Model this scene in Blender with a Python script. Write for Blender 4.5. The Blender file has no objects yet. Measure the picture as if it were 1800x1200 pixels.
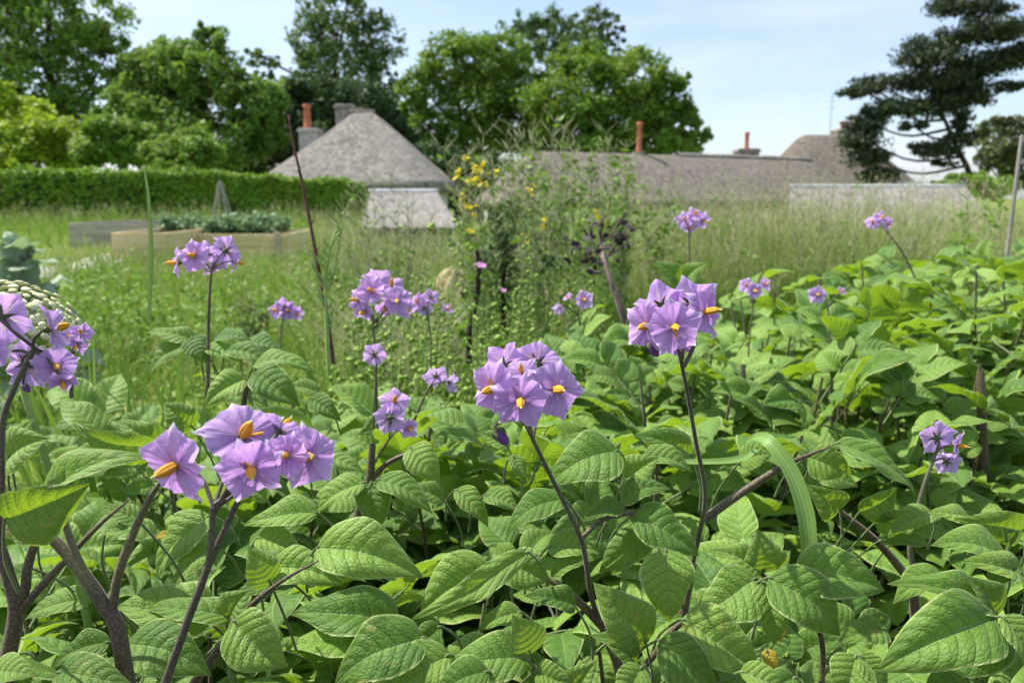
import bpy, math, random
import numpy as np
from mathutils import Vector, Matrix

random.seed(7)
rng = np.random.default_rng(7)
scene = bpy.context.scene
COL = scene.collection
PI = math.pi

# ------------------------------------------------------------------ camera, world, sun, exposure
H_CAM = 0.85
PITCH = math.radians(11.1)
FPX = 1300.0                                   # focal length in pixels of the 1800-wide photograph
cam_d = bpy.data.cameras.new('camera')
cam = bpy.data.objects.new('camera', cam_d)
COL.objects.link(cam)
cam.location = (0, 0, H_CAM)
cam.rotation_euler = (PI / 2 - PITCH, 0, 0)
cam_d.sensor_width = 36
cam_d.lens = 26
cam_d.clip_start = 0.02
cam_d.clip_end = 2000
cam_d.dof.use_dof = True
cam_d.dof.focus_distance = 0.46
cam_d.dof.aperture_fstop = 12.0
scene.camera = cam

SUN_EL = math.radians(56)
SUN_AZ = math.radians(-68)                     # clockwise from +Y: high on the left, a little behind the hedge
sun_dir = Vector((math.sin(SUN_AZ) * math.cos(SUN_EL), math.cos(SUN_AZ) * math.cos(SUN_EL), math.sin(SUN_EL)))
sd = bpy.data.lights.new('sun', 'SUN')
sd.energy = 4.7
sd.angle = math.radians(0.55)
sd.color = (1.0, 0.95, 0.87)
sun = bpy.data.objects.new('sun', sd)
COL.objects.link(sun)
sun.rotation_euler = sun_dir.to_track_quat('Z', 'Y').to_euler()

world = bpy.data.worlds.new('World')
scene.world = world
world.use_nodes = True
wn = world.node_tree
wn.nodes.clear()
w_out = wn.nodes.new('ShaderNodeOutputWorld')
w_bg = wn.nodes.new('ShaderNodeBackground')
w_sky = wn.nodes.new('ShaderNodeTexSky')
w_sky.sky_type = 'NISHITA'
w_sky.sun_disc = False
w_sky.sun_elevation = SUN_EL
w_sky.sun_rotation = SUN_AZ
w_sky.air_density = 1.0
w_sky.dust_density = 1.2
w_sky.ozone_density = 2.0
# thin high cloud: a soft white veil broken up by noise in the sky's own directions
w_co = wn.nodes.new('ShaderNodeTexCoord')
w_map = wn.nodes.new('ShaderNodeMapping')
w_map.inputs['Scale'].default_value = (1.2, 1.2, 5.0)
w_no = wn.nodes.new('ShaderNodeTexNoise')
w_no.inputs['Scale'].default_value = 2.2
w_no.inputs['Detail'].default_value = 5
w_no.inputs['Roughness'].default_value = 0.55
w_cr = wn.nodes.new('ShaderNodeMapRange')
w_cr.inputs['From Min'].default_value = 0.40
w_cr.inputs['From Max'].default_value = 0.75
w_cr.inputs['To Min'].default_value = 0.15
w_cr.inputs['To Max'].default_value = 0.75
w_mix = wn.nodes.new('ShaderNodeMix')
w_mix.data_type = 'RGBA'
w_mix.inputs[7].default_value = (5.0, 5.35, 6.5, 1)
wn.links.new(w_co.outputs['Generated'], w_map.inputs['Vector'])
wn.links.new(w_map.outputs[0], w_no.inputs['Vector'])
wn.links.new(w_no.outputs[0], w_cr.inputs['Value'])
wn.links.new(w_cr.outputs[0], w_mix.inputs[0])
wn.links.new(w_sky.outputs[0], w_mix.inputs[6])
wn.links.new(w_mix.outputs[2], w_bg.inputs['Color'])
w_bg.inputs['Strength'].default_value = 0.115
wn.links.new(w_bg.outputs[0], w_out.inputs[0])

scene.view_settings.view_transform = 'Standard'
scene.view_settings.look = 'None'
scene.view_settings.exposure = 0.83
scene.view_settings.gamma = 1.0
scene.render.engine = 'CYCLES'
scene.cycles.use_denoising = True
scene.cycles.max_bounces = 7
scene.cycles.diffuse_bounces = 3
scene.cycles.transmission_bounces = 4
scene.cycles.glossy_bounces = 2
scene.cycles.caustics_reflective = False
scene.cycles.caustics_refractive = False

# ------------------------------------------------------------------ where things stand
CP, SP = math.cos(PITCH), math.sin(PITCH)
FWD = np.array((0, CP, -SP)); UP = np.array((0, SP, CP)); RIGHT = np.array((1.0, 0, 0)); CPOS = np.array((0, 0, H_CAM))

def pt(px, py, d):                             # the place seen at that pixel, d metres deep
    return CPOS + d * (FWD + (px - 900) / FPX * RIGHT - (py - 600) / FPX * UP)

def zat(py, Y):                                # height seen in row py at ground distance Y
    v = -(py - 600) / FPX
    return H_CAM + Y * (-SP + v * CP) / (CP + v * SP)

def xat(px, Y, z=0.85):
    d = Y * CP - (z - H_CAM) * SP
    return (px - 900) / FPX * d

def proj(p):
    r = np.asarray(p, float) - CPOS
    d = r @ FWD
    d = np.where(np.abs(d) < 1e-4, 1e-4, d)
    return 900 + FPX * (r @ RIGHT) / d, 600 - FPX * (r @ UP) / d, d

def camdir(x, y, z):                           # right, up, towards the camera
    v = x * RIGHT + y * UP - z * FWD
    return v / np.linalg.norm(v)

def ground_z(X, Y):
    X = np.asarray(X, float); Y = np.asarray(Y, float)
    dip = np.clip((Y - 24) / 10, 0, 1); dip = dip * dip * (3 - 2 * dip)
    return -1.1 * dip + 0.02 * np.sin(X * 1.3 + 1) * np.sin(Y * 0.9)

# ------------------------------------------------------------------ mesh helpers
class MB:
    """collects quads, builds one mesh"""
    def __init__(s):
        s.V = []; s.F = []; s.UV = []; s.A = []; s.M = []; s.n = 0
    def add(s, V, F, uv=None, var=None, mat=0):
        V = np.asarray(V, float).reshape(-1, 3); F = np.asarray(F, int).reshape(-1, 4)
        s.V.append(V); s.F.append(F + s.n); s.n += len(V)
        s.UV.append(np.zeros((len(V), 2)) if uv is None else np.asarray(uv, float))
        a = np.zeros(len(V)) + (random.random() if var is None else var)
        s.A.append(a); s.M.append(np.full(len(F), mat))
        return s
    def mesh(s, name, mats, smooth=True):
        V = np.concatenate(s.V); F = np.concatenate(s.F); UV = np.concatenate(s.UV); A = np.concatenate(s.A); M = np.concatenate(s.M)
        me = bpy.data.meshes.new(name)
        me.vertices.add(len(V)); me.vertices.foreach_set('co', V.astype(np.float32).ravel())
        me.loops.add(len(F) * 4); me.loops.foreach_set('vertex_index', F.astype(np.int32).ravel())
        me.polygons.add(len(F)); me.polygons.foreach_set('loop_start', np.arange(0, len(F) * 4, 4, dtype=np.int32))
        me.polygons.foreach_set('material_index', M.astype(np.int32))
        me.polygons.foreach_set('use_smooth', np.full(len(F), smooth))
        me.update(calc_edges=True)
        uvl = me.uv_layers.new(name='UVMap'); uvl.data.foreach_set('uv', UV[F.ravel()].astype(np.float32).ravel())
        at = me.attributes.new('var', 'FLOAT', 'POINT'); at.data.foreach_set('value', A.astype(np.float32))
        for m in (mats if isinstance(mats, (list, tuple)) else [mats]): me.materials.append(m)
        return me
    def obj(s, name, mats, parent=None, smooth=True, loc=None):
        """links the mesh; coordinates are world ones, so shift them under the parent"""
        o = bpy.data.objects.new(name, None if not s.V else s.mesh(name, mats, smooth))
        COL.objects.link(o)
        if parent is not None:
            o.parent = parent
            o.matrix_parent_inverse = parent_world(parent).inverted()
        return o

def parent_world(p):
    m = Matrix.Translation(p.location) @ p.rotation_euler.to_matrix().to_4x4() @ Matrix.Diagonal((*p.scale, 1))
    return parent_world(p.parent) @ p.matrix_parent_inverse @ m if p.parent else m

def tag(o, label=None, cat=None, group=None, kind=None):
    if label: o['label'] = label
    if cat: o['category'] = cat
    if group: o['group'] = group
    if kind: o['kind'] = kind
    return o

def thing(name, label, cat, loc, group=None):
    o = bpy.data.objects.new(name, None); COL.objects.link(o)
    o.location = tuple(float(c) for c in loc); o.empty_display_size = 0.05
    return tag(o, label, cat, group)

def norm(v):
    v = np.asarray(v, float); return v / (np.linalg.norm(v, axis=-1, keepdims=True) + 1e-12)

def smooth_path(P, n):
    """Catmull-Rom through the given points"""
    P = np.asarray(P, float)
    if len(P) == 2: return P[0] + (P[1] - P[0]) * np.linspace(0, 1, n)[:, None]
    Q = np.vstack([2 * P[0] - P[1], P, 2 * P[-1] - P[-2]])
    ts = np.linspace(0, len(P) - 1 - 1e-6, n); out = []
    for t in ts:
        i = int(t); f = t - i; a, b, c, d = Q[i:i + 4]
        out.append(0.5 * (2 * b + (c - a) * f + (2 * a - 5 * b + 4 * c - d) * f * f + (3 * b - a - 3 * c + d) * f ** 3))
    return np.array(out)

def tube(mb, P, R, k=8, mat=0, var=None, closed=True):
    P = np.asarray(P, float); n = len(P); R = np.broadcast_to(np.asarray(R, float), (n,))
    T = norm(np.gradient(P, axis=0)); u = np.cross(T[0], (0.3, 0.9, 0.2)); u = norm(u)
    V = []; ang = np.linspace(0, 2 * PI, k, endpoint=False)
    for i in range(n):
        u = norm(u - T[i] * (u @ T[i])); w = np.cross(T[i], u)
        V.append(P[i] + R[i] * (np.cos(ang)[:, None] * u + np.sin(ang)[:, None] * w))
    V = np.concatenate(V); F = []
    for i in range(n - 1):
        for j in range(k):
            a = i * k + j; b = i * k + (j + 1) % k
            F.append((a, b, b + k, a + k))
    L = np.concatenate([[0], np.cumsum(np.linalg.norm(np.diff(P, axis=0), axis=1))])
    uv = np.stack([np.tile(np.arange(k) / k, n), np.repeat(L, k)], 1)
    if closed and k == 4: F.append((3, 2, 1, 0)); F.append(tuple(range((n - 1) * k, n * k)))
    if closed and k == 8:
        e = (n - 1) * k
        F += [(e, e + 1, e + 2, e + 3), (e, e + 3, e + 4, e + 7), (e + 4, e + 5, e + 6, e + 7)]
    mb.add(V, F, uv, var, mat)

def grid_faces(nu, nv, wrap=False):
    F = []
    for i in range(nu - 1):
        for j in range(nv if wrap else nv - 1):
            a = i * nv + j; b = i * nv + (j + 1) % nv
            F.append((a, b, b + nv, a + nv))
    return np.array(F)

def box(mb, c, s, rz=0.0, mat=0, var=None):
    x, y, z = (q / 2 for q in s)
    V = np.array([(-x, -y, -z), (x, -y, -z), (x, y, -z), (-x, y, -z), (-x, -y, z), (x, -y, z), (x, y, z), (-x, y, z)])
    ca, sa = math.cos(rz), math.sin(rz)
    V = V @ np.array([(ca, sa, 0), (-sa, ca, 0), (0, 0, 1)]) + np.asarray(c, float)
    uv = V[:, [0, 2]]
    mb.add(V, [(0, 3, 2, 1), (4, 5, 6, 7), (0, 1, 5, 4), (1, 2, 6, 5), (2, 3, 7, 6), (3, 0, 4, 7)], uv, var, mat)

def bevel(o, w=0.01):
    m = o.modifiers.new('bevel', 'BEVEL'); m.width = w; m.segments = 2; m.limit_method = 'ANGLE'
    return o

# ------------------------------------------------------------------ materials
class NT:
    def __init__(s, name):
        s.m = bpy.data.materials.new(name); s.m.use_nodes = True; s.t = s.m.node_tree; s.t.nodes.clear()
        s.out = s.t.nodes.new('ShaderNodeOutputMaterial')
    def n(s, typ, ins=None, **props):
        nd = s.t.nodes.new('ShaderNode' + typ)
        for k, v in props.items(): setattr(nd, k, v)
        for k, v in (ins or {}).items(): s.put(nd.inputs[k], v)
        return nd
    def put(s, sock, v):
        if isinstance(v, bpy.types.NodeSocket): s.t.links.new(v, sock)
        elif isinstance(v, bpy.types.Node): s.t.links.new(v.outputs[0], sock)
        else:
            if isinstance(v, tuple) and len(v) == 3 and sock.type == 'RGBA': v = (*v, 1)
            sock.default_value = v
    def math(s, op, a, b=0.0, clamp=False):
        nd = s.t.nodes.new('ShaderNodeMath'); nd.operation = op; nd.use_clamp = clamp
        s.put(nd.inputs[0], a); s.put(nd.inputs[1], b); return nd.outputs[0]
    def ramp(s, v, a, b, lo=0.0, hi=1.0, smooth=True):
        nd = s.n('MapRange', {'Value': v, 'From Min': a, 'From Max': b, 'To Min': lo, 'To Max': hi})
        if smooth: nd.interpolation_type = 'SMOOTHSTEP'
        return nd.outputs[0]
    def mix(s, f, a, b, mode='MIX'):
        nd = s.t.nodes.new('ShaderNodeMix'); nd.data_type = 'RGBA'; nd.blend_type = mode; nd.clamp_factor = True
        s.put(nd.inputs[0], f); s.put(nd.inputs[6], a); s.put(nd.inputs[7], b); return nd.outputs[2]
    def noise(s, vec, scale, detail=3.0, rough=0.5):
        d = {'Scale': scale, 'Detail': detail, 'Roughness': rough}
        if vec is not None: d['Vector'] = vec
        return s.n('TexNoise', d).outputs[0]
    def comb(s, x, y, z=0.0):
        return s.n('CombineXYZ', {0: x, 1: y, 2: z}).outputs[0]
    def hsv(s, c, h=0.5, sat=1.0, v=1.0):
        return s.n('HueSaturation', {'Hue': h, 'Saturation': sat, 'Value': v, 'Color': c}).outputs[0]
    def bump(s, h, strength, dist):
        return s.n('Bump', {'Height': h, 'Strength': strength, 'Distance': dist}).outputs[0]
    def done(s, shader):
        s.put(s.out.inputs[0], shader); return s.m

def leaf_mix(b, col, tcol, rough, spec, trans, normal=None, sheen=0.0):
    d = {'Base Color': col, 'Roughness': rough, 'Specular IOR Level': spec}
    if sheen: d['Sheen Weight'] = sheen; d['Sheen Roughness'] = 0.45
    if normal is not None: d['Normal'] = normal
    p = b.n('BsdfPrincipled', d)
    td = {'Color': tcol}
    if normal is not None: td['Normal'] = normal
    t = b.n('BsdfTranslucent', td)
    return b.n('MixShader', {0: trans, 1: p, 2: t}).outputs[0]

def mat_potato_leaf(name='potato_leaf', base=(0.058, 0.146, 0.013), pale=(0.235, 0.385, 0.060), under=(0.22, 0.33, 0.055), tr=(0.38, 0.58, 0.025), trans=0.32):
    b = NT(name)
    uv = b.n('UVMap', uv_map='UVMap').outputs[0]
    sp = b.n('SeparateXYZ', {0: uv}); t = sp.outputs[0]; v = sp.outputs[1]
    a = b.math('MULTIPLY', b.math('ABSOLUTE', b.math('SUBTRACT', v, 0.5)), 2.0)
    var = b.n('Attribute', attribute_name='var').outputs['Fac']
    wob = b.math('MULTIPLY', b.math('SUBTRACT', b.noise(b.comb(b.math('MULTIPLY', t, 5.0), b.math('MULTIPLY', v, 4.0), b.math('MULTIPLY', var, 40.0)), 1.0, 2.0), 0.5), 0.30)
    q = b.math('ADD', b.math('MULTIPLY', b.math('SUBTRACT', t, b.math('MULTIPLY', b.math('POWER', a, 1.3), 0.24)), 7.5), wob)
    pp = b.math('PINGPONG', b.math('ADD', q, 20.0), 0.5)
    lat = b.ramp(pp, 0.0, 0.085, 1.0, 0.0)
    mid = b.ramp(a, 0.015, 0.075, 1.0, 0.0)
    vo = b.n('TexVoronoi', {'Vector': b.comb(b.math('MULTIPLY', q, 2.1), b.math('MULTIPLY', v, 11.0), b.math('MULTIPLY', var, 9.0)), 'Scale': 1.0}, feature='DISTANCE_TO_EDGE', voronoi_dimensions='2D').outputs[0]
    net = b.ramp(vo, 0.0, 0.09, 1.0, 0.0)
    vo2 = b.n('TexVoronoi', {'Vector': b.comb(b.math('MULTIPLY', q, 5.0), b.math('MULTIPLY', v, 26.0), 0.0), 'Scale': 1.0}, feature='DISTANCE_TO_EDGE', voronoi_dimensions='2D').outputs[0]
    hgt = b.math('ADD', b.math('MULTIPLY', b.math('POWER', b.math('MULTIPLY', pp, 2.0), 0.5), 1.0), b.math('MULTIPLY', b.math('MINIMUM', vo, 0.25), 1.2))
    hgt = b.math('ADD', hgt, b.math('MULTIPLY', b.math('MINIMUM', vo2, 0.25), 0.45))
    hgt = b.math('SUBTRACT', hgt, b.math('MULTIPLY', mid, 0.6))
    nor = b.bump(hgt, 0.68, 0.0013)
    oi = b.n('ObjectInfo').outputs['Random']
    tone = b.math('ADD', b.math('MULTIPLY', var, 0.6), b.math('MULTIPLY', oi, 0.4))
    patch = b.noise(b.comb(b.math('MULTIPLY', t, 2.5), b.math('MULTIPLY', v, 2.0), b.math('MULTIPLY', var, 17.0)), 1.6, 3.0)
    col = b.mix(b.ramp(tone, 0.1, 0.95), base, pale)
    col = b.mix(b.ramp(patch, 0.45, 0.75, 0.0, 0.45), col, pale)
    col = b.mix(b.math('MULTIPLY', net, 0.50), col, (0.035, 0.095, 0.012))  # shade in the sunken net of veins, painted into the leaf colour
    col = b.mix(b.math('MULTIPLY', lat, 0.48), col, (0.035, 0.09, 0.012))  # same crease shade painted along the side veins
    col = b.mix(b.math('MULTIPLY', mid, 0.55), col, (0.19, 0.30, 0.10))
    col = b.mix(b.ramp(a, 0.90, 0.975, 0.0, 0.75), col, (0.42, 0.52, 0.18))
    spots = b.n('TexVoronoi', {'Vector': b.comb(b.math('MULTIPLY', t, 9.0), b.math('MULTIPLY', v, 7.0), b.math('MULTIPLY', var, 30.0)), 'Scale': 1.0}).outputs[0]
    col = b.mix(b.ramp(spots, 0.03, 0.09, 0.35, 0.0), col, (0.16, 0.14, 0.05))
    old = b.math('MULTIPLY', b.ramp(b.math('FRACT', b.math('MULTIPLY', var, 7.3)), 0.72, 0.80), b.ramp(b.noise(b.comb(b.math('MULTIPLY', t, 6.0), b.math('MULTIPLY', v, 5.0), b.math('MULTIPLY', var, 23.0)), 1.0, 4.0, 0.7), 0.54, 0.68))
    col = b.mix(b.math('MULTIPLY', old, 0.7), col, (0.34, 0.31, 0.07))
    col = b.mix(b.math('MULTIPLY', b.ramp(old, 0.75, 1.0), 0.8), col, (0.17, 0.10, 0.04))
    back = b.n('NewGeometry').outputs['Backfacing']
    ucol = b.mix(b.math('MAXIMUM', b.math('MULTIPLY', lat, 0.5), b.math('MULTIPLY', mid, 0.7)), under, (0.27, 0.40, 0.17))
    col = b.mix(back, col, ucol)
    tcol = b.mix(b.math('MULTIPLY', b.math('MAXIMUM', net, lat), 0.35), tr, (0.16, 0.30, 0.02))
    sh = leaf_mix(b, col, tcol, 0.50, 0.36, trans, nor, 0.08)
    return b.done(sh)

def mat_stem(name='potato_stem', c1=(0.060, 0.036, 0.021), c2=(0.19, 0.19, 0.07), scale=160.0, bias=0.48):
    b = NT(name)
    co = b.n('TexCoord').outputs['Object']
    n1 = b.noise(co, scale * 5, 2.0, 0.6)
    n2 = b.noise(co, 14.0, 2.0)
    f = b.math('ADD', b.ramp(n1, 0.47, 0.66, 0.0, 0.55), b.ramp(n2, bias - 0.04, bias + 0.26, 0.0, 0.6), True)
    col = b.mix(f, c1, c2)
    nor = b.bump(n1, 0.5, 0.0006)
    p = b.n('BsdfPrincipled', {'Base Color': col, 'Roughness': 0.5, 'Specular IOR Level': 0.4, 'Normal': nor, 'Sheen Weight': 0.3, 'Sheen Roughness': 0.4})
    return b.done(p)

def mat_petal(name='petal'):
    b = NT(name)
    uv = b.n('UVMap', uv_map='UVMap').outputs[0]
    sp = b.n('SeparateXYZ', {0: uv}); ph = sp.outputs[0]; r = sp.outputs[1]      # ph counts lobes: whole numbers are lobe middles
    d = b.math('MULTIPLY', b.math('PINGPONG', b.math('ADD', ph, 10.0), 0.5), 2.0)   # 0 lobe middle, 1 between lobes
    var = b.n('Attribute', attribute_name='var').outputs['Fac']
    oi = b.n('ObjectInfo').outputs['Random']
    st = b.noise(b.comb(b.math('MULTIPLY', ph, 9.0), b.math('MULTIPLY', r, 1.3), b.math('MULTIPLY', oi, 9.0)), 1.0, 3.0, 0.6)
    blot = b.noise(b.comb(b.math('MULTIPLY', ph, 1.6), b.math('MULTIPLY', r, 3.0), b.math('MULTIPLY', oi, 7.0)), 1.0, 2.0)
    col = b.mix(b.ramp(r, 0.1, 0.95), (0.48, 0.265, 0.66), (0.66, 0.43, 0.79))
    col = b.mix(b.ramp(blot, 0.4, 0.7, 0.0, 0.5), col, (0.70, 0.46, 0.80))
    col = b.mix(b.ramp(st, 0.52, 0.68, 0.0, 0.5), col, (0.26, 0.12, 0.50))
    star = b.math('MULTIPLY', b.ramp(d, 0.02, 0.28, 1.0, 0.0), b.ramp(r, 0.15, 0.95, 0.75, 0.05))
    col = b.mix(star, col, (0.62, 0.46, 0.70))
    col = b.mix(b.ramp(r, 0.95, 0.995, 0.0, 0.75), col, (0.72, 0.58, 0.84))
    tip = b.math('MULTIPLY', b.ramp(d, 0.0, 0.24, 1.0, 0.0), b.ramp(r, 0.82, 0.97))
    col = b.mix(tip, col, (0.80, 0.74, 0.80))
    col = b.mix(b.ramp(r, 0.08, 0.24, 0.8, 0.0), col, (0.36, 0.30, 0.20))
    col = b.hsv(col, b.math('ADD', 0.488, b.math('MULTIPLY', oi, 0.026)), 1.0, b.math('ADD', 0.9, b.math('MULTIPLY', oi, 0.2)))
    back = b.n('NewGeometry').outputs['Backfacing']
    bstar = b.math('MULTIPLY', b.ramp(d, 0.05, 0.45, 1.0, 0.0), b.ramp(r, 0.2, 0.75, 0.8, 0.0))
    bcol = b.mix(bstar, b.mix(0.35, col, (0.55, 0.42, 0.75)), (0.70, 0.62, 0.52))
    col = b.mix(back, col, bcol)
    hgt = b.math('ADD', st, b.math('MULTIPLY', blot, 0.8))
    nor = b.bump(hgt, 0.7, 0.0016)
    return b.done(leaf_mix(b, col, b.hsv(col, 0.505, 1.1, 1.15), 0.6, 0.2, 0.42, nor))

def mat_simple(name, c1, c2, scale=8.0, rough=0.7, spec=0.3, bump=0.0, detail=4.0, stretch=(1, 1, 1), c3=None):
    b = NT(name)
    co = b.n('Mapping', {'Vector': b.n('TexCoord').outputs['Object'], 'Scale': stretch}).outputs[0]
    n1 = b.noise(co, scale, detail, 0.6)
    col = b.mix(b.ramp(n1, 0.35, 0.68), c1, c2)
    if c3: col = b.mix(b.ramp(b.noise(co, scale * 0.23, 3.0), 0.5, 0.68), col, c3)
    d = {'Base Color': col, 'Roughness': rough, 'Specular IOR Level': spec}
    if bump: d['Normal'] = b.bump(n1, 0.7, bump)
    return b.done(b.n('BsdfPrincipled', d))

def mat_foliage(name, c1, c2, tr, trans=0.3, rough=0.55, spec=0.3, c3=None, big=0.0):
    """leaf-sized faces: tone from the face's own random value"""
    b = NT(name)
    var = b.n('Attribute', attribute_name='var').outputs['Fac']
    col = b.mix(b.ramp(var, 0.05, 0.95, smooth=False), c1, c2)
    if c3:
        uv = b.n('UVMap', uv_map='UVMap').outputs[0]
        ty = b.n('SeparateXYZ', {0: uv}).outputs[1]
        col = b.mix(b.ramp(ty, 0.6, 1.0), col, c3)
    if big:
        co = b.n('TexCoord').outputs['Object']
        col = b.hsv(col, b.ramp(b.noise(co, big, 2.0), 0.3, 0.7, 0.485, 0.512), 1.0, b.ramp(b.noise(co, big * 1.7, 2.0), 0.3, 0.7, 0.8, 1.22))
    return b.done(leaf_mix(b, col, b.mix(0.5, tr, col), rough, spec, trans))

M = {}
M['leaf'] = mat_potato_leaf()
M['leaf_yellow'] = mat_potato_leaf('yellowed_leaf', (0.50, 0.36, 0.03), (0.62, 0.46, 0.05), (0.5, 0.4, 0.1), (0.7, 0.5, 0.03))
M['stem'] = mat_stem()
M['petiole'] = mat_stem('leaf_stalk', (0.09, 0.11, 0.04), (0.15, 0.24, 0.06), 160.0, 0.38)
M['stalk'] = mat_stem('flower_stalk', (0.060, 0.046, 0.032), (0.14, 0.15, 0.065))
M['petal'] = mat_petal()
M['anther'] = mat_simple('anther', (0.86, 0.36, 0.012), (0.95, 0.50, 0.03), 260.0, 0.5, 0.4, 0.0006)
M['style'] = mat_simple('style', (0.62, 0.66, 0.22), (0.75, 0.72, 0.3), 200.0, 0.5)
M['calyx'] = mat_simple('calyx', (0.06, 0.075, 0.03), (0.10, 0.13, 0.05), 300.0, 0.6)
M['bud'] = mat_simple('bud', (0.12, 0.035, 0.20), (0.24, 0.09, 0.36), 220.0, 0.55, 0.3, 0.0005)
M['soil'] = mat_simple('soil', (0.045, 0.031, 0.021), (0.115, 0.083, 0.058), 26.0, 0.95, 0.1, 0.02)
M['grass'] = mat_foliage('grass_blades', (0.09, 0.19, 0.02), (0.20, 0.33, 0.05), (0.25, 0.38, 0.05), 0.32, c3=None)
M['meadow'] = mat_foliage('meadow_blades', (0.14, 0.255, 0.02), (0.38, 0.45, 0.095), (0.32, 0.42, 0.08), 0.3)
M['tall_grass'] = mat_foliage('tall_grass', (0.09, 0.20, 0.018), (0.20, 0.315, 0.045), (0.27, 0.40, 0.04), 0.3, c3=(0.37, 0.39, 0.16))
M['seedhead'] = mat_foliage('seed_heads', (0.36, 0.33, 0.18), (0.52, 0.48, 0.30), (0.4, 0.36, 0.2), 0.3)
M['weed'] = mat_foliage('weed_leaves', (0.085, 0.19, 0.015), (0.22, 0.36, 0.04), (0.25, 0.42, 0.05), 0.32)
M['pod'] = mat_foliage('green_pods', (0.22, 0.36, 0.05), (0.38, 0.50, 0.12), (0.40, 0.52, 0.08), 0.4)
M['bark'] = mat_simple('bark', (0.028, 0.022, 0.017), (0.075, 0.06, 0.046), 9.0, 0.9, 0.1, 0.02, stretch=(1, 1, 0.25))

def mat_blade():
    b = NT('broad_blade')
    sp = b.n('SeparateXYZ', {0: b.n('UVMap', uv_map='UVMap').outputs[0]}); u = sp.outputs[0]
    st = b.noise(b.comb(b.math('MULTIPLY', u, 26.0), b.math('MULTIPLY', sp.outputs[1], 1.2), 0.0), 1.0, 2.0)
    col = b.mix(b.ramp(st, 0.35, 0.65), (0.13, 0.25, 0.045), (0.25, 0.40, 0.10))
    col = b.mix(b.ramp(b.math('ABSOLUTE', b.math('SUBTRACT', u, 0.5)), 0.02, 0.07, 0.6, 0.0), col, (0.33, 0.46, 0.16))
    return b.done(leaf_mix(b, col, (0.34, 0.50, 0.06), 0.42, 0.5, 0.25, b.bump(st, 0.5, 0.0008)))
M['blade'] = mat_blade()
# ------------------------------------------------------------------ more materials for the setting
def mat_ground():
    b = NT('ground')
    co = b.n('TexCoord').outputs['Object']
    sp = b.n('SeparateXYZ', {0: co}); x, y = sp.outputs[0], sp.outputs[1]
    n1 = b.noise(co, 1.1, 4.0); n2 = b.noise(co, 38.0, 5.0, 0.65); n3 = b.noise(co, 0.25, 3.0)
    soil = b.mix(b.ramp(n2, 0.35, 0.7), (0.030, 0.021, 0.014), (0.105, 0.075, 0.052))
    turf = b.mix(b.ramp(n2, 0.3, 0.7), (0.10, 0.18, 0.018), (0.21, 0.28, 0.05))
    turf = b.mix(b.ramp(n1, 0.5, 0.7, 0.0, 0.6), turf, (0.27, 0.24, 0.12))
    edge = b.math('ADD', y, b.math('MULTIPLY', b.math('SUBTRACT', n1, 0.5), 2.0))
    col = b.mix(b.ramp(edge, 1.7, 2.5), soil, turf)
    nor = b.bump(n2, 0.8, 0.012)
    return b.done(b.n('BsdfPrincipled', {'Base Color': col, 'Roughness': 0.95, 'Specular IOR Level': 0.1, 'Normal': nor}))

def mat_thatch(name, c1, c2, c3):
    b = NT(name)
    co = b.n('TexCoord').outputs['Object']
    st = b.noise(b.n('Mapping', {'Vector': co, 'Scale': (3.2, 3.2, 0.45)}).outputs[0], 1.6, 6.0, 0.75)
    pa = b.noise(b.n('Mapping', {'Vector': co, 'Scale': (0.5, 0.5, 0.35)}).outputs[0], 1.0, 4.0, 0.55)
    fine = b.noise(co, 45.0, 2.0)
    col = b.mix(b.ramp(st, 0.38, 0.62), tuple(q * 0.82 for q in c1), tuple(q * 1.1 for q in c2))
    col = b.mix(b.ramp(pa, 0.45, 0.68, 0.0, 0.6), col, c3)
    col = b.mix(b.ramp(fine, 0.5, 0.75, 0.0, 0.4), col, (0.10, 0.09, 0.075))
    col = b.mix(b.ramp(b.noise(b.n('Mapping', {'Vector': co, 'Scale': (1.6, 1.6, 0.35)}).outputs[0], 1.0, 4.0, 0.6), 0.48, 0.68, 0.0, 0.35), col, (0.17, 0.155, 0.14))
    nor = b.bump(b.math('ADD', st, fine), 1.0, 0.09)
    return b.done(b.n('BsdfPrincipled', {'Base Color': col, 'Roughness': 0.95, 'Specular IOR Level': 0.1, 'Normal': nor}))

def mat_rows(name, c1, c2, mortar, sx, sz, msize=0.02, rough=0.85, lich=None, offs=0.5):
    b = NT(name)
    uv = b.n('UVMap', uv_map='UVMap').outputs[0]
    br = b.n('TexBrick', {'Vector': uv, 'Color1': c1, 'Color2': c2, 'Mortar': mortar, 'Scale': 1.0, 'Mortar Size': msize, 'Brick Width': sx, 'Row Height': sz, 'Bias': 0.0}, offset=offs)
    n = b.noise(b.n('TexCoord').outputs['Object'], 3.0, 4.0, 0.6)
    col = b.mix(b.ramp(n, 0.45, 0.7, 0.0, 0.7), br.outputs['Color'], lich or c1)
    n2 = b.noise(b.n('TexCoord').outputs['Object'], 30.0, 3.0)
    col = b.hsv(col, 0.5, 1.0, b.ramp(n2, 0.3, 0.7, 0.8, 1.15))
    nor = b.bump(b.math('ADD', br.outputs['Fac'], b.math('MULTIPLY', n2, -0.6)), -0.5, 0.015)
    return b.done(b.n('BsdfPrincipled', {'Base Color': col, 'Roughness': rough, 'Specular IOR Level': 0.25, 'Normal': nor}))

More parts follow.
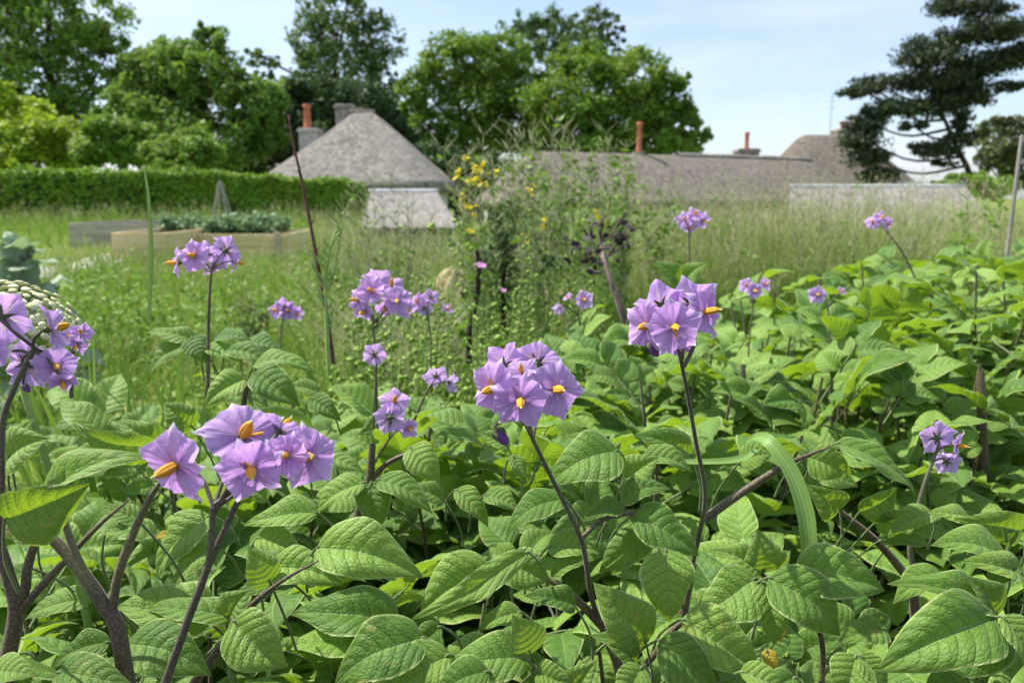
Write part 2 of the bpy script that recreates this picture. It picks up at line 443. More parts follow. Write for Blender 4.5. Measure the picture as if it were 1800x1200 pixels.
M['ground'] = mat_ground()
M['thatch_pale'] = mat_thatch('thatch_pale', (0.27, 0.252, 0.218), (0.43, 0.402, 0.355), (0.34, 0.315, 0.28))
M['thatch_brown'] = mat_thatch('thatch_brown', (0.23, 0.205, 0.17), (0.36, 0.322, 0.27), (0.29, 0.25, 0.21))
M['thatch_dark'] = mat_thatch('thatch_dark', (0.18, 0.155, 0.13), (0.29, 0.25, 0.205), (0.22, 0.185, 0.155))
M['plaster'] = mat_simple('plaster', (0.66, 0.66, 0.64), (0.78, 0.78, 0.76), 5.0, 0.85, 0.2, 0.004)
M['slate'] = mat_rows('stone_slates', (0.165, 0.158, 0.145), (0.27, 0.258, 0.235), (0.11, 0.105, 0.095), 0.30, 0.20, 0.012, 0.85, (0.22, 0.195, 0.155))
M['brick'] = mat_rows('brick', (0.33, 0.20, 0.15), (0.42, 0.30, 0.24), (0.45, 0.42, 0.38), 0.22, 0.075, 0.01, 0.9, (0.40, 0.34, 0.29))
M['stone'] = mat_simple('stack_stone', (0.20, 0.17, 0.15), (0.38, 0.34, 0.30), 4.0, 0.9, 0.2, 0.01)
M['stack_pale'] = mat_simple('stack_pale', (0.36, 0.33, 0.30), (0.50, 0.47, 0.43), 4.0, 0.9, 0.2, 0.01)
M['terracotta'] = mat_simple('terracotta', (0.42, 0.13, 0.075), (0.55, 0.21, 0.12), 6.0, 0.8, 0.2, 0.003)
M['lead'] = mat_simple('lead', (0.42, 0.43, 0.44), (0.58, 0.58, 0.57), 6.0, 0.6, 0.4)
M['dark'] = mat_simple('dark_opening', (0.012, 0.012, 0.012), (0.02, 0.02, 0.02), 3.0, 0.9)
M['metal'] = mat_simple('grey_metal', (0.30, 0.31, 0.32), (0.40, 0.41, 0.42), 8.0, 0.5, 0.4)
M['post_wood'] = mat_simple('weathered_wood', (0.24, 0.22, 0.20), (0.42, 0.40, 0.36), 7.0, 0.9, 0.15, 0.004, stretch=(6, 6, 0.6))
M['board'] = mat_simple('bed_boards', (0.60, 0.45, 0.22), (0.76, 0.60, 0.34), 5.0, 0.85, 0.2, 0.004, stretch=(0.6, 0.6, 6), c3=(0.66, 0.55, 0.36))
M['board_grey'] = mat_simple('grey_boards', (0.33, 0.29, 0.24), (0.50, 0.45, 0.38), 5.0, 0.9, 0.2, 0.004, stretch=(0.6, 0.6, 6))
M['fleece'] = mat_simple('white_fleece', (0.46, 0.44, 0.40), (0.60, 0.58, 0.54), 9.0, 0.85, 0.2, 0.006)

# ------------------------------------------------------------------ ground
gx = np.concatenate([-np.geomspace(400, 12, 22), np.linspace(-11, 11, 89), np.geomspace(12, 400, 22)])
gy = np.concatenate([[-60, -20, -6], np.linspace(-2, 40, 120), np.geomspace(42, 900, 26)])
GX, GY = np.meshgrid(gx, gy, indexing='ij')
GZ = ground_z(GX, GY) + 0.012 * rng.standard_normal(GX.shape) * (np.abs(GY) < 12)
mb = MB(); mb.add(np.stack([GX, GY, GZ], -1), grid_faces(len(gx), len(gy))[:, ::-1])
tag(mb.obj('ground', M['ground']), kind='structure')

# ------------------------------------------------------------------ foliage by leaf-sized faces
def leaf_cloud(mb, C, R, nper, size, mat=0, up=0.5, flat=1.0, asp=0.55, var=None, shell=0.45, jit=0.4):
    C = np.asarray(C, float); n = len(C); R = np.broadcast_to(np.asarray(R, float), (n,))
    k = n * nper
    d = norm(rng.standard_normal((k, 3)))
    rad = rng.random(k) ** shell
    c = np.repeat(C, nper, 0); r = np.repeat(R, nper)
    P = c + d * (rad * r)[:, None] * np.array((1, 1, flat))
    nv = norm(d * 0.5 + rng.standard_normal((k, 3)) * 0.75 + np.array((0, 0, up)))
    u = norm(np.cross(nv, rng.standard_normal((k, 3)))); w = np.cross(nv, u)
    s = size * (1 - jit + 2 * jit * rng.random(k))[:, None]
    V = np.stack([P - u * s, P + w * s * asp + u * s * 0.1, P + u * s, P - w * s * asp + u * s * 0.1], 1).reshape(-1, 3)
    a = np.repeat(np.clip(rng.normal(0.5, 0.22, k) + (np.repeat(rng.normal(0, 0.16, n), nper)), 0, 1), 4) if var is None else np.repeat(var, 4 * nper)
    mb.add(V, np.arange(4 * k).reshape(-1, 4), None, a, mat)

def tree(name, label, lobes, Y, matname, nsub=22, nper=60, leaf=0.30, sub=0.30, flat=1.0, base=None, trunk_r=0.35, group=None, limbs=True, up=0.5, cat='tree', depth=1.0, subflat=0.8, cloudshell=0.5):
    cs = []
    for (px, py, rx, ry) in lobes:
        z = zat(py, Y); x = xat(px, Y, z); dd = Y * CP
        jy = rng.uniform(-1, 1) * rx / FPX * dd * 0.35
        cs.append((np.array((x, Y + jy, z)), rx / FPX * dd, ry / FPX * dd))
    bx = np.mean([c[0][0] for c in cs]) if base is None else xat(base, Y, 0)
    g = float(ground_z(bx, Y)) - 0.05
    root = thing(name, label, cat, (bx, Y, g), group)
    crown = MB(); wood = MB()
    tz = np.mean([c[0][2] for c in cs]); tx = np.mean([c[0][0] for c in cs])
    th = g + (tz - g) * 0.95
    spine = smooth_path([(bx, Y, g), (bx + 0.1, Y + 0.1, g + (th - g) * 0.4), ((bx + tx) / 2, Y, g + (th - g) * 0.7), (tx, Y, th)], 14)
    tube(wood, spine, np.linspace(trunk_r, trunk_r * 0.35, 14), 8)
    for (c, rx, rz) in cs:
        n = max(6, int(1.7 * nsub * (rx * rz) / (np.mean([q[1] * q[2] for q in cs]))))
        d = norm(rng.standard_normal((n, 3)) * (1, 1, 1)); rr = rng.uniform(0.35, 1.0, n) ** 0.7
        S = c + d * rr[:, None] * np.array((rx, rx * depth, rz)) * 0.88
        leaf_cloud(crown, S, 0.78 * sub * min(rx, rz * 1.6) * rng.uniform(0.5, 1.5, n), max(8, int(nper * 1.05)), leaf * 0.74, 0, up, subflat, shell=cloudshell)
        if limbs:
            i0 = min(13, max(4, int((np.clip(c[2] - rz * 1.2, g, th) - g) / (th - g) * 13)))
            p0 = spine[i0]; midp = (p0 + c) / 2 + (0, 0, -0.12 * np.linalg.norm(c - p0))
            lp = smooth_path([p0, midp, c], 8)
            tube(wood, lp, np.linspace(trunk_r * 0.42, trunk_r * 0.16, 8), 6)
            for s_ in S[:: max(1, n // 7)]:
                tube(wood, smooth_path([c, (c + s_) / 2 + (0, 0, rz * 0.06), s_], 5), np.linspace(trunk_r * 0.14, trunk_r * 0.03, 5), 4, closed=False)
    crown.obj('crown', M[matname], root); wood.obj('trunk', M['bark'], root)
    return root

M['oak_leaf'] = mat_foliage('oak_leaf', (0.082, 0.168, 0.029), (0.175, 0.298, 0.053), (0.350, 0.554, 0.041), 0.32, big=0.25)
M['ash_leaf'] = mat_foliage('ash_leaf', (0.058, 0.116, 0.030), (0.120, 0.193, 0.054), (0.212, 0.348, 0.058), 0.28, big=0.3)
M['beech_leaf'] = mat_foliage('beech_leaf', (0.078, 0.167, 0.019), (0.174, 0.284, 0.035), (0.317, 0.491, 0.024), 0.34, big=0.25)
M['yew_leaf'] = mat_foliage('yew_leaf', (0.030, 0.072, 0.021), (0.072, 0.131, 0.034), (0.101, 0.186, 0.034), 0.18, big=0.4)
M['lime_leaf'] = mat_foliage('lime_leaf', (0.193, 0.312, 0.022), (0.368, 0.485, 0.048), (0.560, 0.719, 0.034), 0.36, big=0.5)
M['shrub_leaf'] = mat_foliage('shrub_leaf', (0.101, 0.209, 0.024), (0.189, 0.317, 0.041), (0.324, 0.499, 0.041), 0.34, big=0.5)
M['pine_needle'] = mat_foliage('pine_needle', (0.026, 0.046, 0.023), (0.065, 0.095, 0.039), (0.081, 0.113, 0.032), 0.12, big=0.4)
M['olive_leaf'] = mat_foliage('olive_leaf', (0.065, 0.091, 0.029), (0.130, 0.156, 0.058), (0.182, 0.221, 0.052), 0.25, big=0.5)
M['hedge_leaf'] = mat_foliage('hedge_leaf', (0.104, 0.216, 0.022), (0.235, 0.384, 0.041), (0.450, 0.675, 0.037), 0.17, big=1.0)

TG = 'trees behind the cottages'
tree('oak_tree', 'large oak at the far left with sky showing through its crown', [(30, 50, 120, 80), (130, 30, 105, 70), (195, 105, 55, 65), (70, 130, 110, 55), (160, 165, 75, 50), (-70, 60, 100, 110), (10, 190, 90, 50), (-40, 170, 80, 70), (110, -60, 120, 60), (-20, -50, 110, 70), (225, 150, 48, 42), (120, 215, 80, 40)], 62, 'oak_leaf', 30, 58, 0.26, 0.27, base=165, trunk_r=0.5, group=TG)
tree('oak_tree', 'rounded green tree between the big oak and the tall airy tree', [(300, 105, 60, 42), (368, 75, 42, 38), (350, 130, 90, 60), (440, 185, 66, 66), (300, 200, 85, 60), (475, 240, 36, 55), (390, 250, 100, 55), (240, 190, 60, 55), (250, 130, 44, 44), (270, 165, 60, 45), (470, 175, 50, 40)], 52, 'oak_leaf', 34, 80, 0.22, 0.3, base=380, trunk_r=0.4, group=TG)
tree('ash_tree', 'tallest airy dark tree standing behind the left cottage chimney', [(600, 25, 85, 40), (545, 70, 55, 50), (655, 75, 60, 60), (600, 110, 95, 55), (540, 140, 50, 35), (680, 150, 35, 35), (460, 100, 36, 24), (470, 135, 25, 15), (615, -20, 60, 30), (695, 195, 40, 36)], 76, 'ash_leaf', 36, 24, 0.27, 0.24, base=610, trunk_r=0.5, group=TG)
tree('yew_tree', 'dense dark evergreen directly behind the left cottage roof', [(550, 165, 70, 34), (640, 190, 80, 50), (500, 185, 50, 45), (700, 240, 40, 50), (600, 230, 110, 50), (520, 250, 70, 40), (470, 285, 60, 35), (430, 300, 60, 30)], 58, 'yew_leaf', 40, 110, 0.2, 0.3, base=600, trunk_r=0.5, group=TG)
tree('beech_tree', 'broad tree with sky holes between the two thatched roofs', [(800, 105, 75, 48), (865, 105, 80, 48), (750, 160, 55, 45), (835, 185, 85, 62), (905, 165, 75, 62), (745, 225, 55, 35), (850, 250, 100, 45), (770, 240, 40, 35), (920, 235, 60, 45), (722, 195, 36, 34), (738, 262, 46, 30)], 66, 'beech_leaf', 32, 64, 0.24, 0.27, base=820, trunk_r=0.45, group=TG)
tree('ash_tree', 'dark airy treetop rising behind the other broad trees', [(915, 45, 42, 28), (985, 38, 48, 26), (1050, 40, 42, 28), (1085, 65, 22, 28), (1010, 85, 70, 34), (940, 90, 50, 30)], 84, 'ash_leaf', 26, 32, 0.27, 0.26, base=1000, trunk_r=0.4, group=TG)
tree('beech_tree', 'broad sunlit tree above the long thatched roof', [(1030, 115, 95, 42), (1110, 135, 75, 52), (1160, 185, 55, 55), (1000, 190, 105, 60), (1090, 215, 100, 55), (1195, 225, 48, 45), (1235, 250, 26, 26), (960, 250, 80, 40), (1060, 260, 120, 36), (1150, 250, 80, 36), (1205, 140, 20, 16)], 64, 'beech_leaf', 34, 80, 0.23, 0.29, base=1060, trunk_r=0.5, group=TG)
tree('yew_tree', 'dark shaded shrub between the left cottage and the long thatch', [(770, 290, 70, 42), (850, 310, 70, 40), (710, 320, 60, 40), (900, 330, 60, 40), (830, 350, 60, 40)], 50, 'yew_leaf', 34, 90, 0.2, 0.32, base=800, trunk_r=0.25, group=TG)
SG = 'light green shrubs behind the hedge'
tree('garden_shrub', 'yellow-green bush, tallest of those behind the hedge, far left', [(20, 200, 60, 50), (75, 235, 65, 45), (-20, 255, 80, 55), (110, 268, 50, 38), (8, 168, 34, 26), (50, 280, 80, 40)], 34, 'lime_leaf', 34, 80, 0.13, 0.32, trunk_r=0.15, group=SG, cat='shrub')
tree('garden_shrub', 'mid-green bush behind the hedge next to the yellow-green one', [(190, 225, 45, 30), (220, 262, 60, 38), (165, 268, 50, 34), (250, 235, 30, 26)], 33, 'shrub_leaf', 30, 90, 0.12, 0.34, trunk_r=0.12, group=SG, cat='shrub')
tree('garden_shrub', 'mid-green bush behind the hedge nearest the left cottage', [(330, 252, 40, 30), (355, 272, 45, 28), (290, 268, 45, 34), (320, 290, 70, 24)], 31, 'shrub_leaf', 32, 90, 0.12, 0.34, trunk_r=0.12, group=SG, cat='shrub')
tree('pine_tree', 'dark pine with layered flat branches in front of the far cottage', [(1690, 8, 65, 18), (1650, 78, 60, 18), (1715, 62, 80, 16), (1622, 104, 60, 18), (1560, 145, 62, 16), (1640, 140, 70, 20), (1730, 112, 70, 22), (1785, 50, 50, 16), (1512, 158, 42, 12), (1570, 190, 66, 16), (1640, 185, 56, 18), (1528, 215, 46, 14), (1516, 243, 36, 22), (1524, 275, 40, 18), (1545, 308, 44, 16), (1640, 262, 52, 14), (1690, 243, 46, 14), (1790, 96, 40, 22), (1700, 172, 55, 16), (1785, 150, 40, 10), (1600, 222, 30, 9), (1655, 285, 24, 8), (1740, 20, 60, 10), (1690, 212, 18, 22), (1700, 150, 60, 20)], 40, 'pine_needle', 32, 40, 0.120, 0.70, base=1700, trunk_r=0.2, group=TG, up=0.5, subflat=0.6)
tree('olive_tree', 'greyish loose tree below the pine at the right edge', [(1770, 222, 55, 22), (1760, 265, 50, 36), (1805, 290, 40, 45), (1735, 290, 26, 22)], 34, 'olive_leaf', 30, 40, 0.12, 0.3, trunk_r=0.12, group=TG)
tree('garden_shrub', 'small bright shrub beside the end of the stone shed roof', [(1705, 318, 46, 16), (1750, 330, 46, 20), (1660, 328, 30, 10)], 24, 'shrub_leaf', 26, 80, 0.08, 0.4, trunk_r=0.06, group=SG, cat='shrub')

# clipped hedge: a woody core under a skin of leaves
hp = [(-26, 22.0, 1.55), (xat(250, 24), 24.0, 1.58), (xat(500, 26), 26.0, 1.40), (xat(634, 27.5), 27.5, 1.30)]
hs = thing('hedge', 'long clipped green hedge with a flat top, running towards the left cottage', 'hedge', (-14, 24, 0))
hc = smooth_path([(a, b, c) for a, b, c in hp], 40)
core = MB(); V = []
for p in hc:
    g = float(ground_z(p[0], p[1])) - 0.05
    V += [(p[0], p[1] - 0.26, g), (p[0], p[1] - 0.28, p[2] - 0.14), (p[0], p[1] + 0.45, p[2] - 0.12), (p[0], p[1] + 0.42, g)]
core.add(V, grid_faces(40, 4)); core.obj('branches', M['yew_leaf'], hs)
sk = MB(); NH = 15000; ts = rng.random(NH); ii = ts * 39; i0 = ii.astype(int); f = (ii - i0)[:, None]
P = hc[i0] * (1 - f) + hc[np.minimum(i0 + 1, 39)] * f
face = rng.random(NH) < 0.66
gz = ground_z(P[:, 0], P[:, 1]); vz = gz + (P[:, 2] - gz) * rng.random(NH)
bul = 0.10 * np.sin(P[:, 0] * 2.1) + 0.08 * np.sin(P[:, 0] * 5.3 + vz * 3)
Q = np.where(face[:, None], np.stack([P[:, 0], P[:, 1] - 0.46 + bul, vz], 1), np.stack([P[:, 0], P[:, 1] + rng.uniform(-0.5, 0.5, NH), P[:, 2] - 0.06 + 0.05 * np.sin(P[:, 0] * 3.7) + 0.04 * np.sin(P[:, 0] * 9.1) + 0.06 * rng.standard_normal(NH)], 1))
leaf_cloud(sk, Q, 0.10, 6, 0.055, up=0.4)
e = hc[-1] + np.stack([0.1 * rng.random(400), rng.uniform(-.45, .45, 400), -rng.random(400) * 1.9], 1)
leaf_cloud(sk, e, 0.1, 6, 0.055)
sk.obj('leaf_skin', M['hedge_leaf'], hs)

# ------------------------------------------------------------------ buildings
def hip_roof(mb, cx, cy, ax, ay, rz, ridge_half, ridge_off, z_eave, z_top, p_of=lambda c, s: 0.9, eave_of=None, thick=0.3, nl=16, na=64, sq=0.45):
    """thatch lofted from a rounded eave line to the ridge; ends closed under the eaves"""
    ang = np.linspace(0, 2 * PI, na, endpoint=False); c, s = np.cos(ang), np.sin(ang)
    e = sq
    ex = ax * np.sign(c) * np.abs(c) ** e; ey = ay * np.sign(s) * np.abs(s) ** e
    rx = ridge_off + ridge_half * np.sign(c) * np.abs(c) ** e; ry = 0.12 * np.sign(s) * np.abs(s) ** e
    ze = np.full(na, z_eave) if eave_of is None else np.array([eave_of(a, b) for a, b in zip(c, s)])
    rows = []
    rows.append((ex * 0.86, ey * 0.86, ze - thick * 0.7))
    rows.append((ex * 0.985, ey * 0.985, ze - thick))
    P = np.array([p_of(a, b) for a, b in zip(c, s)])
    for l in np.linspace(0, 1, nl):
        q = (1 - l) ** P
        wob = 1 + 0.006 * np.sin(ang * 7 + l * 9)
        rows.append(((rx + (ex - rx) * q) * wob, (ry + (ey - ry) * q) * wob, ze + (z_top - ze) * l + 0.03 * np.sin(ang * 5 + l * 6) * (1 - l)))
    rows.append((rx * 0.5 + ridge_off * 0.5, ry * 0.1, np.full(na, z_top + 0.02)))
    V = np.stack([np.stack(r, 1) for r in rows]).reshape(-1, 3)
    ca, sa = math.cos(rz), math.sin(rz)
    V = V @ np.array([(ca, sa, 0), (-sa, ca, 0), (0, 0, 1)]) + (cx, cy, 0)
    mb.add(V, grid_faces(len(rows), na, True), np.stack([np.tile(ang * 3, len(rows)), V[:, 2]], 1))

def lathe(mb, c, prof, k=20, mat=0):
    ang = np.linspace(0, 2 * PI, k, endpoint=False)
    V = np.concatenate([np.stack([c[0] + r * np.cos(ang), c[1] + r * np.sin(ang), np.full(k, c[2] + z)], 1) for r, z in prof])
    mb.add(V, grid_faces(len(prof), k, True), None, None, mat)

def chimney(parent, px, Y, y_bot, y_top, half_px, pots, pot_top, matn, pot_r=0.13, cap=True, flash=False):
    x = xat(px, Y, zat(y_top, Y)); w = half_px / FPX * Y
    zb, zt = zat(y_bot, Y), zat(y_top, Y)
    mb = MB(); box(mb, (x, Y, (zb + zt) / 2), (2 * w, 2 * w, zt - zb))
    if cap:
        box(mb, (x, Y, zt + 0.06), (2 * w + 0.14, 2 * w + 0.14, 0.117))
        box(mb, (x, Y, zt + 0.155), (2 * w + 0.02, 2 * w + 0.02, 0.07))
    st = bevel(mb.obj('chimney', M[matn], parent, smooth=False), 0.015)
    zp = zt + (0.19 if cap else 0.0)
    for ppx in pots:
        h = zat(pot_top, Y) - zp; xx = xat(ppx, Y, zp); r = pot_r
        m2 = MB(); lathe(m2, (xx, Y, zp), [(r * 1.25, 0), (r * 1.3, h * 0.06), (r * 1.05, h * 0.16), (r * 0.95, h * 0.85), (r * 1.2, h * 0.88), (r * 1.2, h * 0.96), (r * 1.0, h), (r * 0.75, h), (r * 0.7, h * 0.7)])
        o = m2.obj('chimney_pot', M['terracotta'], None)
        o.parent = st; o.matrix_parent_inverse = parent_world(st).inverted()
    if flash:
        m3 = MB(); lathe(m3, (x, Y, zb - 0.05), [(w * 2.6, 0), (w * 2.3, 0.12), (w * 1.7, 0.26), (w * 1.45, 0.4), (w * 1.3, 0.42)], 16)
        o = m3.obj('flashing', M['lead'], None); o.parent = st; o.matrix_parent_inverse = parent_world(st).inverted()
    return st

CG = 'thatched cottages'
# left cottage
c1 = thing('thatched_cottage', 'thatched cottage with steep hipped roof and orange chimney pot, beside the hedge', 'cottage', (-6.2, 34, -1.1), CG)
mb = MB()
hip_roof(mb, xat(632, 33), 34.0, 4.05, 4.2, 0.0, 0.42, 0.1, 1.32, zat(193, 33), p_of=lambda c, s: 0.92 if c > 0.3 else (1.06 if c < -0.3 else 1.0), thick=0.34, sq=0.32, na=96)
mb.obj('thatch_roof', M['thatch_pale'], c1)
mb = MB(); zt1 = zat(193, 33); x1 = xat(632, 33) + 0.1
tube(mb, np.stack([np.linspace(x1 - .55, x1 + .55, 12), np.full(12, 34.0), zt1 - .04 + .02 * np.sin(np.arange(12) * 1.7)], 1), np.linspace(.17, .15, 12), 10); mb.obj('ridge_cap', M['thatch_dark'], c1)
mb = MB(); box(mb, (xat(632, 33), 34.0, 0.0), (6.9, 7.2, 2.3)); bevel(mb.obj('wall', M['plaster'], c1, False), 0.03)
chimney(c1, 546, 35.5, 300, 234, 16, [541], 184, 'stack_pale', 0.15)
chimney(c1, 608, 35.5, 250, 192, 15, [], 180, 'stone', 0.16)
# long building
xa, ya, xb, yb = xat(935, 36), 36.5, xat(1430, 45), 45.5
L = math.hypot(xb - xa, yb - ya); rot = math.atan2(yb - ya, xb - xa)
c2 = thing('thatched_cottage', 'long low thatched building with a level ridge and tall red chimney pot', 'cottage', ((xa + xb) / 2, (ya + yb) / 2, -1.1), CG)
mb = MB(); hip_roof(mb, (xa + xb) / 2, (ya + yb) / 2, L / 2 + 2.4, 3.4, rot, L / 2, 0.0, 0.55, 2.97, p_of=lambda c, s: 0.85, thick=0.35)
mb.obj('thatch_roof', M['thatch_brown'], c2)
mb = MB(); box(mb, ((xa + xb) / 2, (ya + yb) / 2, -0.35), (L + 2.4, 5.6, 1.6), rot); mb.obj('wall', M['plaster'], c2, False)
mb = MB(); tt = np.linspace(0.46, 0.985, 24)
tube(mb, np.stack([xa + (xb - xa) * tt, ya + (yb - ya) * tt, np.full(24, 2.86) + 0.015 * np.sin(tt * 40)], 1), np.full(24, 0.27), 12)
mb.obj('ridge_cap', M['thatch_pale'], c2)
chimney(c2, 1123, 39.6, 290, 268, 9, [1123], 215, 'stone', 0.125, cap=False, flash=True)
chimney(c2, 1312, 44.5, 290, 268, 17, [1312], 232, 'stone', 0.12)
# far cottage
c3 = thing('thatched_cottage', 'far thatched cottage with white gable and a stack with two pots, partly behind the pine', 'cottage', (xat(1450, 56), 56, -1.1), CG)
mb = MB(); zr = zat(237, 56); ze3 = 1.3
xl, xr = xat(1388, 56), xat(1500, 56); xe = xat(1612, 56)
prof = []                                                  # (ridge-to-eave sections) left verge to right hip
for (x, zt3, hw, zb3) in ((xat(1366, 56), zat(284, 56), 1.9, zat(290, 56)), (xat(1376, 56), zat(264, 56), 2.6, zat(292, 56)), (xat(1392, 56), zat(246, 56), 3.4, 2.6), (xat(1406, 56), zr, 4.2, ze3), (xl + 2.4, zr, 4.6, ze3), (xr, zr - .15, 4.6, ze3), (xat(1545, 56), zat(272, 56), 3.6, ze3), (xat(1590, 56), zat(307, 56), 2.2, ze3), (xe, zat(326, 56), .6, ze3)):
    row = []
    for v in np.linspace(-1, 1, 21):
        a3 = abs(v); row.append((x, 56 + v * hw, zb3 + (zt3 - zb3) * (1 - a3 ** 1.25)))
    row += [(x, 56 + hw * .93, zb3 - .35), (x, 56 - hw * .93, zb3 - .35)]
    prof.append(row)
V3 = np.array(prof); mb.add(V3, grid_faces(V3.shape[0], V3.shape[1], True)[:, ::-1])
mb.obj('thatch_roof', M['thatch_dark'], c3)
mb = MB(); box(mb, (xat(1478, 56), 56, 0.35), (xat(1590, 56) - xat(1370, 56), 5.4, 3.0)); box(mb, (xat(1382, 56), 56, 2.4), (.7, 3.4, 1.5)); mb.obj('wall', M['plaster'], c3, False)
chimney(c3, 1493, 56, 275, 232, 22, [1481, 1497], 213, 'stone', 0.17)
ae = MB(); x = xat(1462, 55, 6); tube(ae, [(x, 55.2, zat(262, 55)), (x, 55.2, zat(160, 55))], [0.03, 0.02], 6)
for k in range(3): tube(ae, [(x - 0.35, 55.2, zat(170 + 9 * k, 55)), (x + 0.35, 55.2, zat(170 + 9 * k, 55))], 0.012, 4)
ae.obj('aerial', M['metal'], c3)

def slate_slab(mb, tl, tr, bl, br, thick=0.06):
    A = [np.array(p, float) for p in (tl, tr, br, bl)]
    n = norm(np.cross(A[1] - A[0], A[3] - A[0])) * thick
    nu, nv = 24, 10; V = []; uv = []
    W = np.linalg.norm(A[1] - A[0]); Hh = np.linalg.norm(A[3] - A[0])
    for i in range(nv):
        for j in range(nu):
            s, t = j / (nu - 1), i / (nv - 1)
            p = (A[0] * (1 - s) + A[1] * s) * (1 - t) + (A[3] * (1 - s) + A[2] * s) * t
            V.append(p + (0, 0, 0.004 * math.sin(j * 1.9 + i))); uv.append((s * W, t * Hh))
    mb.add(V, grid_faces(nv, nu)[:, ::-1], uv)
    Q = np.array([A[0], A[1], A[2], A[3], A[0] + n, A[1] + n, A[2] + n, A[3] + n]) - (0, 0, 0.02)
    mb.add(Q, [(0, 1, 5, 4), (1, 2, 6, 5), (2, 3, 7, 6), (3, 0, 4, 7), (4, 5, 6, 7)])

# stone-slated shed on the right, pale low frame in the middle
def low_shed(label, px, ys, Y0, Y1, wall_label, name='garden_shed'):
    (l0, r0, l1, r1), (y0, y1) = px, ys
    za, zb = zat(y0, Y0), zat(y1, Y1)
    tl, tr = (xat(l0, Y0, za), Y0, za), (xat(r0, Y0, za), Y0, za)
    bl, br = (xat(l1, Y1, zb), Y1, zb), (xat(r1, Y1, zb), Y1, zb)
    t = thing(name, label, 'shed', ((tl[0] + tr[0]) / 2, Y0, 0))
    mb = MB(); slate_slab(mb, tl, tr, bl, br); mb.obj('slate_roof', M['slate'], t, False)
    mb = MB(); tube(mb, np.linspace(np.array(tl) + (-.03, 0, -.0), np.array(tr) + (.03, 0, .0), 12), 0.05, 8); mb.obj('ridge', M['lead'], t)
    mb = MB(); gb = -0.1
    a0, a1 = tl[0] + 0.12, tr[0] - 0.12
    b0, b1 = bl[0] + 0.12, br[0] - 0.12
    V = [(a0, Y0 - 0.02, gb), (a1, Y0 - 0.02, gb), (b1, Y1 + 0.15, gb), (b0, Y1 + 0.15, gb), (a0, Y0 - 0.02, za - 0.1), (a1, Y0 - 0.02, za - 0.1), (b1, Y1 + 0.15, zb - 0.1), (b0, Y1 + 0.15, zb - 0.1)]
    mb.add(V, [(0, 1, 5, 4), (1, 2, 6, 5), (2, 3, 7, 6), (3, 0, 4, 7)]); mb.obj('wall', M['post_wood'], t, False)
    return t
low_shed('low shed with a pale stone-slated roof in front of the far cottage', (1388, 1695, 1384, 1765), (328, 408), 16.0, 12.6, '')
low_shed('small shed with a pale sloping roof in front of the left cottage', (652, 768, 634, 808), (337, 400), 14.0, 11.3, '')
# ------------------------------------------------------------------ potato leaves
def leaflet(L, W, fold=0.35, arch=0.12, wave=0.05, seed=0, nu=16, nv=11, chord=True, pucker=1.0):
    """one leaflet from (0,0,0) to (0,L,0): upper side +Z"""
    r = np.random.default_rng(seed)
    t = np.linspace(0, 1, nu)[:, None]; u = np.linspace(-1, 1, nv)[None, :]
    k = 1.6; w = (t ** 0.54) * ((1 - t) ** 1.02); w = w / (w.max()) * W / 2
    w = w * (1 + 0.04 * np.sin(t * 9 + r.uniform(0, 6)))
    asym = 1 + r.uniform(-0.10, 0.10) * np.sign(u)
    x = w * u * asym
    y = L * t - np.abs(u) * 0.05 * L * np.sin(PI * t)
    a = np.abs(u)
    z = L * arch * 4 * (t * (1 - t)) * (1 if chord else 1)
    z = z - L * 0.10 * np.maximum(0, t - 0.75) ** 2 * 8 * r.uniform(0, 1)
    f = fold * (1 + 0.25 * r.uniform(-1, 1) * np.sign(u))
    z = z + np.abs(x) * f * (1.25 - 0.85 * a)
    p1, p2 = r.uniform(0, 6, 2); fr = r.uniform(7, 12)
    z = z + L * wave * a ** 2 * np.sin(t * fr + np.where(u > 0, p1, p2)) * np.sin(PI * t)
    q = (t - 0.24 * a ** 1.3) * 7.5
    z = z + pucker * L * 0.012 * np.abs(np.sin(PI * q)) ** 0.7 * np.sin(PI * np.minimum(a * 1.0, 1)) * np.sin(PI * t) ** 0.5
    x = x + L * 0.05 * r.uniform(-1, 1) * np.sin(PI * t * 0.9) ** 2      # a slight sideways sweep
    V = np.stack([x + 0 * z, y + 0 * z, z], -1).reshape(-1, 3)
    uv = np.stack([t + 0 * u, (u + 1) / 2 + 0 * t], -1).reshape(-1, 2)
    return V, grid_faces(nu, nv), uv

def frame(y, n):
    y = norm(y); z = norm(n - y * (n @ y)); return np.stack([np.cross(y, z), y, z])      # rows

